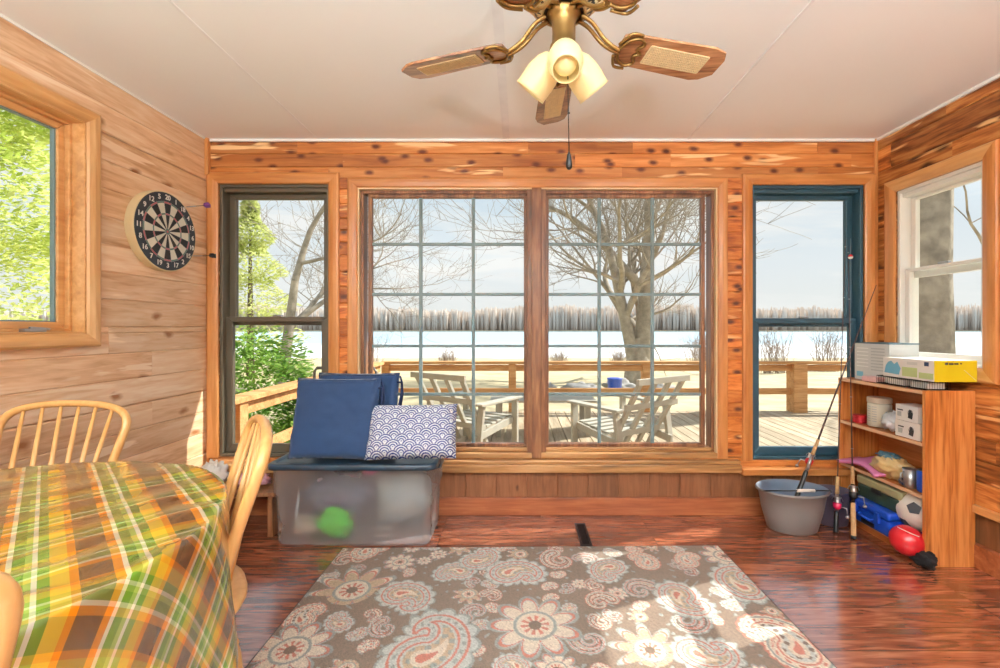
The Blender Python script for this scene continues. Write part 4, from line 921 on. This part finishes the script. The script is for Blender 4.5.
# ------------------------------------------------------------------ windsor chairs
def windsor(loc,rz,lab):
    r=thing('windsor_chair',lab,'chair',loc,rz,group='hoop back chairs round the table'); W=M['chairwood']
    mb=MB(); ids=[]
    # seat outline: rounded D, wide at the front (-Y)
    out=[]
    for k in range(40):
        a=2*PI*k/40; c,s=math.cos(a),math.sin(a); rx=.215+.015*(-s if s<0 else 0); x=rx*math.copysign(abs(c)**.85,c); y=.205*math.copysign(abs(s)**.85,s); out.append((x,y))
    rings=[(.80,.418),(.97,.424),(1,.437),(.985,.450),(.90,.453)]
    ids=[[mb.vert((x*k,y*k,z)) for x,y in out] for k,z in rings]+[[mb.vert((x*.55,y*.55,.442)) for x,y in out]]
    for a,b in zip(ids,ids[1:]):
        for k in range(40): mb.face((a[k],a[(k+1)%40],b[(k+1)%40],b[k]),True)
    mb.face(ids[0][::-1]); mb.face(ids[-1],True); mb.build('seat',W,r)
    # hoop
    base=lambda x:.155-1.5*x*x*0-.09*(x/.18)**2*.6
    H=[]
    for t in np.linspace(0,1,33):
        a=PI*t; x=.225*math.cos(a)*(1 if True else 1); hz=math.sin(a)
        if t<.5: k=t/.5
        else: k=(1-t)/.5
        z=.45+.462*math.sin(PI/2*min(1,k*1.0))**.62*1.0; xw=math.copysign(1,.5-t)*(.175+.055*math.sin(min(1,k*1.5)*PI*.55))*(1-max(0,(k-.45)/.55)**2.6) if t!=.5 else 0
        yy=base(.17)*(1-k)+.155*k*0+.10*k+ (z-.45)*.30
        H.append((xw,base(.17)+.025*k+(z-.445)*.25,z))
    mb=MB(); mb.tube(H,[.0135]*33,10,flat=1.15); mb.build('hoop_back',W,r)
    for x in (-.12,-.072,-.024,.024,.072,.12):
        xt=x*1.35; # find hoop height at xt
        best=min(H[4:-4],key=lambda h:abs(h[0]-xt)); yb=.155-.05*(x/.12)**2
        p0=Vector((x,yb,.448)); p1=Vector((xt,best[1],best[2])); mb=MB()
        mb.tube([p0,p0.lerp(p1,.35),p1],[.0075,.0095,.0055],8); mb.build('spindle',W,r)
    legs={}
    for sx in (-1,1):
        for sy in (-1,1):
            t0=Vector((sx*.14,sy*.13,.425)); b0=Vector((sx*.20,sy*.20,0)); mb=MB(); L_=lambda t:b0.lerp(t0,t); legs[sx,sy]=L_
            mb.tube([L_(t) for t in (0,.08,.3,.36,.39,.42,.6,.78,.84,.87,1)],[.011,.013,.020,.017,.021,.017,.023,.019,.023,.017,.014],12); mb.build('leg',W,r)
    for sx in (-1,1):
        a=legs[sx,-1](.36); b=legs[sx,1](.36); mb=MB(); mb.tube([a,a.lerp(b,.5),b],[.008,.014,.008],8); mb.build('stretcher',W,r)
    a=(legs[-1,-1](.36)+legs[-1,1](.36))/2; b=(legs[1,-1](.36)+legs[1,1](.36))/2; mb=MB(); mb.tube([a,a.lerp(b,.5),b],[.008,.014,.008],8); mb.build('stretcher',W,r)
    return r
chA=windsor((-1.70,1.45,0),math.radians(3),'hoop back wooden chair behind the table against the plank wall')
# local back direction is +Y; place by copying
chB=dup(chA,(-.98,1.21,0),math.radians(-55),'hoop back wooden chair seen edge on between table and storage bin')
chC=dup(chA,(-1.0,.59,0),math.radians(-135),'hoop back wooden chair cut off by the frame edge, back toward the viewer')
# ------------------------------------------------------------------ low bench with things under the dark bronze window
bn=thing('low_bench','low reddish wooden bench below the dark bronze window','bench',(-1.67,2.66,0))
mb=MB(); mb.box(-.28,.28,-.13,.13,.235,.26); mb.build('bench_top',M['sashwood'],bn,bevel=.004)
for sx in (-1,1):
    mb=MB(); mb.box(sx*.24-.015,sx*.24+.015,-.11,.11,0,.235); mb.build('leg',M['sashwood'],bn)
mb=lump((0,0,.07),.08,40,(.9,.7,.95),.35,4); o=mb.build('plastic_bag',M['white'],loc=(-1.80,2.62,.262)); tag(o,'crumpled white plastic bag on the low bench','bag')
mb=lump((0,0,.035),.085,44,(1.3,.8,.4),.3,4); M['floral']=plain('pink floral cloth',(226,150,160),.8,var=.35,scale=40); o=mb.build('pink_towel',M['floral'],loc=(-1.60,2.64,.262)); tag(o,'pink and white folded cloth on the low bench','towel')
# ------------------------------------------------------------------ torchiere lamps added behind the camera as unseen room fill
M['lampwhite']=plain('frosted torchiere bowl',(240,236,226),.6)
def fill_torchiere(loc,lab):
    r=thing('fill_lamp',lab,'lamp',loc,group='added uplighter fill lamps')
    mb=MB(); mb.lathe([(.14,0),(.14,.015),(.03,.03)],28); mb.build('base',M['black'],r)
    mb=MB(); mb.tube([(0,0,.02),(0,0,1.5)],.012,10); mb.build('pole',M['black'],r)
    mb=MB(); mb.lathe([(.03,1.49),(.10,1.52),(.17,1.60),(.165,1.60),(.10,1.53),(.03,1.50)],32); mb.build('lamp_shade',M['black'],r)
    return r
SUN_E=9; SKY_E=.98; HALO=1.8; FILL_E=210; EXPO=0.0
# ------------------------------------------------------------------ outdoors
M['deck']=wood('sun bleached deck boards',(146,128,104),(178,160,134),(204,188,162),1,1,14,.8,0,0,True)
M['rail']=wood('cedar rail',(170,118,70),(204,150,96),(222,176,124),0,1,12,.7,0,.2)
M['bark']=plain('grey bark',(160,150,136),.9,var=.4,scale=4,bump=.6)
M['bark_dark']=plain('brown bark',(104,92,82),.9,var=.25,scale=6)
M['twig']=plain('tan twigs',(150,128,110),.9)
M['dryground']=plain('dry winter grass',(190,176,142),.95,var=.34,scale=1.3)
M['patio']=plain('weathered grey timber',(176,172,160),.8,var=.1,scale=8)
M['rock']=plain('grey rock',(150,148,146),.9,var=.2,scale=3,bump=.5)
M['leafy']=plain('sunny evergreen needles',(150,184,60),.8,var=.35,scale=3)
M['leafpale']=plain('pale pine needles',(176,190,110),.8,var=.2,scale=2)
M['shrubg']=plain('green shrub leaves',(84,142,46),.7,var=.35,scale=6)
def leafmat(name,a,b):
    m,nt,p=newmat(name); L=nt.links.new; out=nt.nodes['Material Output']; tc=N(nt,'ShaderNodeTexCoord'); no=N(nt,'ShaderNodeTexNoise'); no.inputs['Scale'].default_value=2.2; no.inputs['Detail'].default_value=5; L(tc.outputs['Object'],no.inputs['Vector'])
    rp=N(nt,'ShaderNodeValToRGB'); rp.color_ramp.elements[0].position=.35; rp.color_ramp.elements[0].color=srgb(*a); rp.color_ramp.elements[1].position=.65; rp.color_ramp.elements[1].color=srgb(*b); L(no.outputs['Fac'],rp.inputs['Fac'])
    L(rp.outputs['Color'],p.inputs['Base Color']); p.inputs['Roughness'].default_value=.7; t=N(nt,'ShaderNodeBsdfTranslucent'); L(rp.outputs['Color'],t.inputs[0]); mx=N(nt,'ShaderNodeMixShader'); mx.inputs[0].default_value=.45; L(p.outputs[0],mx.inputs[1]); L(t.outputs[0],mx.inputs[2]); L(mx.outputs[0],out.inputs['Surface']); return m
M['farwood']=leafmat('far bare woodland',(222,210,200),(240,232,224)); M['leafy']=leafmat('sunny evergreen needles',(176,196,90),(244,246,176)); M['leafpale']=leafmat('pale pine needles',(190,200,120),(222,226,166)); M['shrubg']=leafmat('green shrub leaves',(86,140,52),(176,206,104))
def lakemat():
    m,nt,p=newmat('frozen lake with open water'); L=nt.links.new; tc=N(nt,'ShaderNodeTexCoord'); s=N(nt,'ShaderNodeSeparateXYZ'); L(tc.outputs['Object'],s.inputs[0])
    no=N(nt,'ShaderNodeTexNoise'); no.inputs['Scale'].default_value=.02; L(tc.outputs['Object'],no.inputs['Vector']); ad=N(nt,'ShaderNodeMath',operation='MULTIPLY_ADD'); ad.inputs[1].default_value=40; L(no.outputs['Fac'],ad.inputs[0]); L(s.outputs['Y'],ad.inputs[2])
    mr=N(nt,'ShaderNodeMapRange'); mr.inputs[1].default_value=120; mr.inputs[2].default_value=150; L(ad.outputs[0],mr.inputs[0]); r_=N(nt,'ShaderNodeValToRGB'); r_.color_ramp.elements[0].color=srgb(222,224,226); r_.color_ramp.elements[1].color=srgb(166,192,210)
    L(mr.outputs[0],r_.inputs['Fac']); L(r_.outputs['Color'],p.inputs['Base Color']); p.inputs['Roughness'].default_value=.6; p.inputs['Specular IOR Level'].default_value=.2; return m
DZ=-.06
mb=MB(); x=-2.15
rnd=random.Random(6)
while x<9:
    mb.tint=rnd.uniform(.82,1.08); mb.bid=rnd.uniform(0,9); mb.box(x,x+.130,YB+.14,6.75,DZ-.03,DZ); x+=.142
o=mb.build('floor_deck',M['deck']); structure(o)
def gz(y): return -.35-(max(y,6.8)-6.8)*.048
mb=MB(); 
import mathutils.noise as mn
ys=[-12,-4,3,6.9,8,9.5,11,13,15,18,22,27,33,40,48,56,64,72]
xs=np.linspace(-90,110,90)
ids=[[mb.vert((x,y,gz(y)+(.12*mn.noise(Vector((x*.3,y*.3,0)))*min(1,abs(y)/12)))) for x in xs] for y in ys]
for a,b in zip(ids,ids[1:]):
    for k in range(len(xs)-1): mb.face((a[k],a[k+1],b[k+1],b[k]),True)
o=mb.build('ground_yard',M['dryground']); structure(o)
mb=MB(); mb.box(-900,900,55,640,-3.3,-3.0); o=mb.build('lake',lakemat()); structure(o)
# far shore wood
M['farshore']=plain('far shore bank',(196,180,150),1)
mb=MB(); rnd=random.Random(12)
for i in range(11000):
    x=rnd.uniform(-620,620); y=520+rnd.uniform(0,60); h=(rnd.uniform(15,30) if i%3 else rnd.uniform(24,31))+2.5*math.sin(x*.012)+2*math.sin(x*.037+1)+1.5*math.sin(x*.13); w=rnd.uniform(.4,1.7); mb.tint=rnd.uniform(.9,1.08)
    M4=Matrix.Translation((x,y,-3))@Matrix.Rotation(rnd.uniform(0,1.5),4,'Z')
    mb.lathe([(w*.5,0),(w*.9,h*.4),(w*rnd.uniform(.8,1.2),h*.75),(w*.6,h*.93),(w*.15,h)],4,M4,capb=False,smooth=False)
o=mb.build('treeline',M['farwood']); tag(o,'bare grey woodland along the far lake shore','woods',kind='stuff')
mb=MB(); mb.box(-640,640,512,600,-3,-1.6); o=mb.build('shore_far',M['farshore']); structure(o)
# railings
RT=.70
def railing(lab,posts,a,b,loc):
    r=thing('deck_railing',lab,'railing',loc); o_=Vector(loc); a=Vector(a)-o_; b=Vector(b)-o_
    up=Vector((0,0,1))
    mb=MB(); mb.bar(a+up*(RT-.02-DZ),b+up*(RT-.02-DZ),.15,.04); mb.build('top_rail',M['rail'],r,bevel=.004)
    mb=MB(); mb.bar(a+up*(RT-.10-DZ),b+up*(RT-.10-DZ),.04,.09); mb.build('upper_stringer',M['rail'],r,bevel=.004)
    mb=MB(); mb.bar(a+up*(.25-DZ),b+up*(.25-DZ),.04,.09); mb.build('mid_rail',M['rail'],r,bevel=.004)
    for (px,py,w) in posts:
        p=Vector((px,py,DZ))-o_; mb=MB(); mb.box(p.x-w/2,p.x+w/2,p.y-w/2,p.y+w/2,0,RT-.04-DZ); mb.build('post',M['rail'],r,bevel=.004)
railing('cedar deck railing running across beyond the patio chairs',[(-2.0,6.68,.11),(-.1,6.68,.11),(1.9,6.68,.11),(4.18,6.68,.2),(6.4,6.68,.12),(8.6,6.68,.12)],(-2.06,6.68,DZ),(8.9,6.68,DZ),(3.4,6.68,DZ))
railing('cedar deck railing along the deck side by green shrub',[(-2.06,3.25,.10),(-2.06,4.9,.10)],(-2.06,3.1,DZ),(-2.06,6.55,DZ),(-2.06,4.9,DZ))
# trees
def tree(name,lab,loc,h,r0,seed,lean=(0,0),mat='bark',depth=5,spread=.55,split=.25,group='bare trees in the yard',nstem=2,sag=.0,nb=(3,4),twmin=.006):
    rnd=random.Random(seed); mb=MB()
    def br(p,d,L,r,dep):
        n=5 if dep>0 else 3; P=[Vector(p)]; R=[r]; q=Vector(p); dd=Vector(d)
        for i in range(n):
            dd=(dd+Vector((rnd.uniform(-1,1),rnd.uniform(-1,1),rnd.uniform(-.6,.9)))*(.03 if dep>=depth else (.13 if dep==depth-1 else .22))).normalized(); q=q+dd*(L/n); P.append(q.copy()); R.append(max(twmin*.6,r*(1-.45*(i+1)/n)))
        mb.tube(P,R,9 if dep>=depth-1 else (5 if dep>1 else 3),cap=False)
        if dep<=0: return
        k=rnd.randint(*nb)
        for j in range(k):
            t=rnd.uniform(.35,1) if j else 1.0; i=min(n,max(1,int(t*n))); b=P[i]
            perp=Vector((rnd.uniform(-1,1),rnd.uniform(-1,1),rnd.uniform(-.5,.5))); perp=(perp-dd*perp.dot(dd)).normalized()
            if j==0: br(P[-1],(dd+Vector((rnd.uniform(-.2,.2),rnd.uniform(-.2,.2),.1))).normalized(),L*.75,R[-1],dep-1); continue
            nd=(dd*(1-spread)+perp*spread*rnd.uniform(.8,1.5)+Vector((0,0,.18-sag))).normalized()
            br(b,nd,L*rnd.uniform(.62,.85),max(twmin,R[i]*rnd.uniform(.5,.72)),dep-1)
    d0=Vector((lean[0],lean[1],1)).normalized()
    if nstem==1: br((0,0,-.3),d0,h*.34,r0,depth)
    else:
        mb.tube([(0,0,-.4),(0,0,0),(0,0,h*split*.5),(0,0,h*split)],[r0*1.6,r0*1.25,r0*1.02,r0*.4],12,cap=False)
        for s in range(nstem):
            a=PI*s+.25; d=Vector((math.cos(a)*(.05 if s==0 else .2)+lean[0],math.sin(a)*.15+lean[1],1)).normalized(); br((math.cos(a)*r0*.3,0,h*split*.35),d,h*.36,r0*(.85 if s==0 else .55),depth)
    o=mb.build(name,M[mat],loc=loc,recalc=False); tag(o,lab,'tree',group); return o
def tz(y): return gz(y)
tree('bare_tree','large double trunked bare tree beyond the deck railing',(4.3,16,tz(16)),12.5,.44,23,(.02,0),nstem=2,split=.13,depth=6,nb=(3,4),twmin=.009)
tree('bare_tree','slim leaning bare tree seen through the dark bronze window',(-7.0,13,tz(13)),10.5,.19,5,(.10,0),nstem=1,depth=6,nb=(3,4),twmin=.007)
tree('bare_tree','thick bare tree trunk outside the white framed window',(7.6,8.3,-.5),22,.50,9,(-.02,0.03),nstem=1,depth=3,nb=(1,2))
tree('bare_tree','slender bare tree beside the thick one outside the white framed window',(11.2,9.6,-.6),9,.15,14,(.05,0),nstem=1,depth=4,nb=(2,3))
def foliage(name,lab,loc,rad,h,n,sz,mat,seed,cat,group=None,trunk=True,flatten=.35,shape='cone'):
    r=thing(name,lab,cat,loc,group=group); rnd=random.Random(seed)
    if trunk: mb=MB(); mb.tube([(0,0,-.2),(0,0,h*.9)],[max(.05,rad*.06),.02],8); mb.build('trunk',M['bark_dark'],r)
    mb=MB()
    for i in range(n):
        if shape=='cone':
            t=rnd.random()**.8; z=h*(.06+.94*t); tier=.75+.25*math.sin(t*34); R=rad*(1-t)**.8*tier+.05; a=rnd.uniform(0,2*PI); q=R*rnd.random()**.35; z-=q*.22
        else:
            a=rnd.uniform(0,2*PI); u=rnd.uniform(-1,1); k=(.55+.45*rnd.random()**.5)*(1+.18*math.sin(a*5+u*7)); q=rad*k*math.sqrt(1-u*u); z=h*.5+h*.5*k*u
        c=Vector((q*math.cos(a),q*math.sin(a),z)); d=Vector((math.cos(a)+rnd.uniform(-.6,.6),math.sin(a)+rnd.uniform(-.6,.6),rnd.uniform(-.5,.6))).normalized(); s=d.cross(Vector((rnd.uniform(-1,1),rnd.uniform(-1,1),1))).normalized(); L=sz*rnd.uniform(.6,1.4); w=L*flatten
        mb.face([mb.vert(c-d*L*.5),mb.vert(c+s*w*.5),mb.vert(c+d*L*.5),mb.vert(c-s*w*.5)])
    mb.build('foliage',M[mat],r,recalc=False); return r
foliage('evergreen_tree','sunlit yellow green evergreen outside the large plank wall window',(-6.5,5.2,-.4),2.2,7.5,42000,.10,'leafy',3,'tree','evergreens beside the house')
foliage('evergreen_tree','second sunlit evergreen nearer the house outside the plank wall window',(-6.2,.6,-.4),2.2,7,26000,.10,'leafy',4,'tree','evergreens beside the house')
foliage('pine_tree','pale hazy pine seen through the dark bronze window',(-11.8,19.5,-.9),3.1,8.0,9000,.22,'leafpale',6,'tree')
foliage('green_shrub','bright green rounded shrub behind the side railing','' or (-3.1,5.0,-.35),.78,1.5,9000,.085,'shrubg',8,'shrub',trunk=False,shape='ball')
# shoreline brush
for i,(x,y,s) in enumerate(((9.5,22,2.1),(13.2,23,2.5),(17.0,24.5,2.5),(-7.6,22,2.3),(-4.2,26,1.5),(2.4,27,1.4),(6.2,28,1.4),(11.0,27,2.4))):
    rnd=random.Random(60+i); mb=MB()
    for k in range(70):
        a=rnd.uniform(0,2*PI); t=rnd.uniform(.05,.55); d=Vector((math.cos(a)*t,math.sin(a)*t,1)).normalized(); L=s*rnd.uniform(.5,1); b=Vector((rnd.uniform(-.25,.25)*s,rnd.uniform(-.2,.2),0)); m_=b+d*L*.55; e=b+d*L+Vector((rnd.uniform(-.2,.2),0,0)); mb.tube([b,m_,e],[.014,.009,.005],3,cap=False)
        for q in range(3): p=m_.lerp(e,rnd.random()*.8); mb.tube([p,p+Vector((rnd.uniform(-.35,.35),rnd.uniform(-.2,.2),rnd.uniform(.1,.4)))*s*.5],[.007,.004],3,cap=False)
    o=mb.build('bare_shrub',M['twig'],loc=(x,y,gz(y)),recalc=False); tag(o,'leafless tan shrub in the brush along the near lake shore','shrub','leafless shrubs along the shore')
for i,(x,y,s) in enumerate(((1.7,12.2,.36),(3.0,13.3,.34),(.6,13.0,.3),(3.9,12.4,.28))):
    mb=lump((0,0,0),s,70+i,(1.4,1,.6),.3,2); o=mb.build('boulder',M['rock'],loc=(x,y,gz(y)+.1)); tag(o,'grey boulder in the dry grass before the large tree','rock','boulders before the large tree')
mb=MB(); mb.lathe([(.14,0),(.17,.02),(.19,.42),(.20,.43),(.2,.45),(.15,.46)],20); o=mb.build('blue_barrel',M['blue'],loc=(2.5,11.6,gz(11.6)+.02)); tag(o,'blue barrel standing in the grass before the large tree','barrel')
# patio chairs: back seen from behind, tilted
def patio(loc,rz,lab):
    r=thing('patio_chair',lab,'chair',loc,rz,group='slatted timber patio chairs on the deck'); Wd=M['patio']
    # faces -Y in local; back at +Y leaning back
    bt=lambda x,t:Vector((x,.22+.30*t,.28+.52*t))
    for x in (-.30,-.10,.10,.30):
        mb=MB(); mb.bar(bt(x*.92,-.35),bt(x,1.0),.055,.03,(0,1,0)); mb.build('back_slat',Wd,r,bevel=.003)
    for t in (.0,.52,.98):
        mb=MB(); mb.bar(bt(-.36,t)+Vector((0,.015,0)),bt(.36,t)+Vector((0,.015,0)),.03,.055); mb.build('back_rail',Wd,r,bevel=.003)
    for i in range(6):
        y=-.30+i*.09; mb=MB(); mb.box(-.30,.30,y,y+.07,.30-.02*i*.5,.32-.02*i*.5); mb.build('seat_slat',Wd,r,bevel=.003)
    for s in (-1,1):
        mb=MB(); mb.box(s*.36-.05,s*.36+.05,-.36,.34,.50,.525); mb.build('arm',Wd,r,bevel=.005)
        mb=MB(); mb.bar((s*.35,-.30,0),(s*.35,-.30,.50),.07,.035); mb.build('leg',Wd,r,bevel=.003)
        mb=MB(); mb.bar((s*.35,.34,.0),(s*.35,.27,.50),.07,.035); mb.build('leg',Wd,r,bevel=.003)
        mb=MB(); mb.bar((s*.32,-.32,.28),(s*.32,.36,.18),.03,.07); mb.build('side_rail',Wd,r,bevel=.003)
    return r
pc=patio((-.50,4.75,DZ),math.radians(146),'slatted patio chair outside nearest the patterned pillow')
pd=dup(pc,(1.02,4.45,DZ),math.radians(-146),'slatted patio chair outside turned toward the boulders')
tbl=thing('patio_table','low weathered slatted table between the two patio chairs','table',(.28,5.4,DZ))
for i in range(7):
    mb=MB(); mb.box(-.62,.62,-.30+i*.088,-.30+i*.088+.07,.40,.425); mb.build('tabletop_slat',M['patio'],tbl,bevel=.003)
for sx in (-1,1):
    for sy in (-1,1):
        mb=MB(); mb.box(sx*.52-.03,sx*.52+.03,sy*.24-.03,sy*.24+.03,0,.40); mb.build('leg',M['patio'],tbl,bevel=.003)
# slim metal frame chair outside the bronze window
mf=thing('metal_chair','slim grey metal patio chair outside behind the navy cushions','chair',(-1.35,3.45,DZ))
mb=MB(); mb.tube([(-.24,0,0),(-.24,.0,.92),(-.22,.0,.95),(.22,0,.95),(.24,0,.92),(.24,0,0)],.012,8); mb.build('back_frame',M['steelgrey'] if 'steelgrey' in M else M['steel'],mf)
mb=MB(); mb.tube([(-.24,.45,0),(-.24,.45,.6),(-.24,0,.62)],.012,8); mb.tube([(.24,.45,0),(.24,.45,.6),(.24,0,.62)],.012,8); mb.build('arm',M['steel'],mf)
mb=MB(); mb.box(-.23,.23,0,.45,.40,.415); mb.build('seat',M['lightgrey'],mf)
# ------------------------------------------------------------------ sun, sky, added fill lamps, camera
SUN=Vector((1.08,.42,1.0)).normalized()
sl=bpy.data.lights.new('sun','SUN'); sl.energy=SUN_E; sl.angle=.009; sl.color=(1,.94,.84); so=bpy.data.objects.new('sun',sl); C.objects.link(so); so.rotation_euler=SUN.to_track_quat('Z','Y').to_euler()
w=bpy.data.worlds.new('sky'); bpy.context.scene.world=w; w.use_nodes=True; nt=w.node_tree; L=nt.links.new; bg=nt.nodes['Background']
tc=N(nt,'ShaderNodeTexCoord'); nrm=N(nt,'ShaderNodeVectorMath',operation='NORMALIZE'); L(tc.outputs['Generated'],nrm.inputs[0])
sp=N(nt,'ShaderNodeSeparateXYZ'); L(nrm.outputs[0],sp.inputs[0])
mp=N(nt,'ShaderNodeMapping'); mp.inputs['Scale'].default_value=(1.6,1.6,8); L(nrm.outputs[0],mp.inputs[0])
no=N(nt,'ShaderNodeTexNoise'); no.inputs['Scale'].default_value=1.5; no.inputs['Detail'].default_value=7; no.inputs['Roughness'].default_value=.6; no.inputs['Distortion'].default_value=.5; L(mp.outputs[0],no.inputs['Vector'])
cr=N(nt,'ShaderNodeValToRGB'); cr.color_ramp.elements[0].position=.42; cr.color_ramp.elements[1].position=.6; L(no.outputs['Fac'],cr.inputs['Fac'])
gr=N(nt,'ShaderNodeValToRGB'); e=gr.color_ramp.elements; e[0].position=0; e[0].color=(.93,.92,.88,1); e[1].position=.9; e[1].color=(.50,.66,.86,1); q=e.new(.12); q.color=(.86,.90,.93,1); q=e.new(.4); q.color=(.60,.76,.90,1); L(sp.outputs['Z'],gr.inputs['Fac'])
mx=N(nt,'ShaderNodeMix',data_type='RGBA'); L(cr.outputs['Color'],mx.inputs[0]); L(gr.outputs['Color'],mx.inputs[6]); mx.inputs[7].default_value=(.98,.97,.96,1)
# brighter haze round the sun
dt=N(nt,'ShaderNodeVectorMath',operation='DOT_PRODUCT'); L(nrm.outputs[0],dt.inputs[0]); dt.inputs[1].default_value=SUN
mr=N(nt,'ShaderNodeMapRange'); mr.inputs[1].default_value=.8; mr.inputs[2].default_value=1; mr.inputs[3].default_value=1; mr.inputs[4].default_value=HALO; L(dt.outputs['Value'],mr.inputs[0])
sc=N(nt,'ShaderNodeVectorMath',operation='SCALE'); L(mx.outputs[2],sc.inputs[0]); L(mr.outputs[0],sc.inputs['Scale'])
L(sc.outputs[0],bg.inputs['Color']); bg.inputs['Strength'].default_value=SKY_E
for (x,y) in ((-1.45,-1.4),(1.6,-1.4),(.1,-1.0)):
    fill_torchiere((x,y,0),'black uplighter fill lamp added unseen behind the viewer')
    pl=bpy.data.lights.new('fill_uplight','AREA'); pl.shape='DISK'; pl.size=.22; pl.energy=FILL_E; pl.color=(.86,.96,1); po=bpy.data.objects.new('fill_uplight',pl); C.objects.link(po); po.location=(x,y,1.585); po.rotation_euler=(PI,0,0)  # added fill light, out of view, brightens the interior off the ceiling
cam=bpy.data.cameras.new('camera'); co=bpy.data.objects.new('camera',cam); C.objects.link(co); co.location=(0,0,CAMZ); co.rotation_euler=(PI/2,0,0)
cam.sensor_width=36; cam.lens=36*F/1000; cam.shift_x=-.019; cam.shift_y=-.006; cam.clip_start=.02; cam.clip_end=2000
sc_=bpy.context.scene; sc_.camera=co
sc_.view_settings.view_transform='Standard'; sc_.view_settings.look='None'; sc_.view_settings.gamma=1; sc_.view_settings.use_curve_mapping=False; sc_.view_settings.exposure=EXPO
cy=sc_.cycles; cy.use_denoising=True; cy.max_bounces=8; cy.diffuse_bounces=5; cy.transparent_max_bounces=16; cy.sample_clamp_indirect=6; cy.caustics_reflective=False; cy.caustics_refractive=False
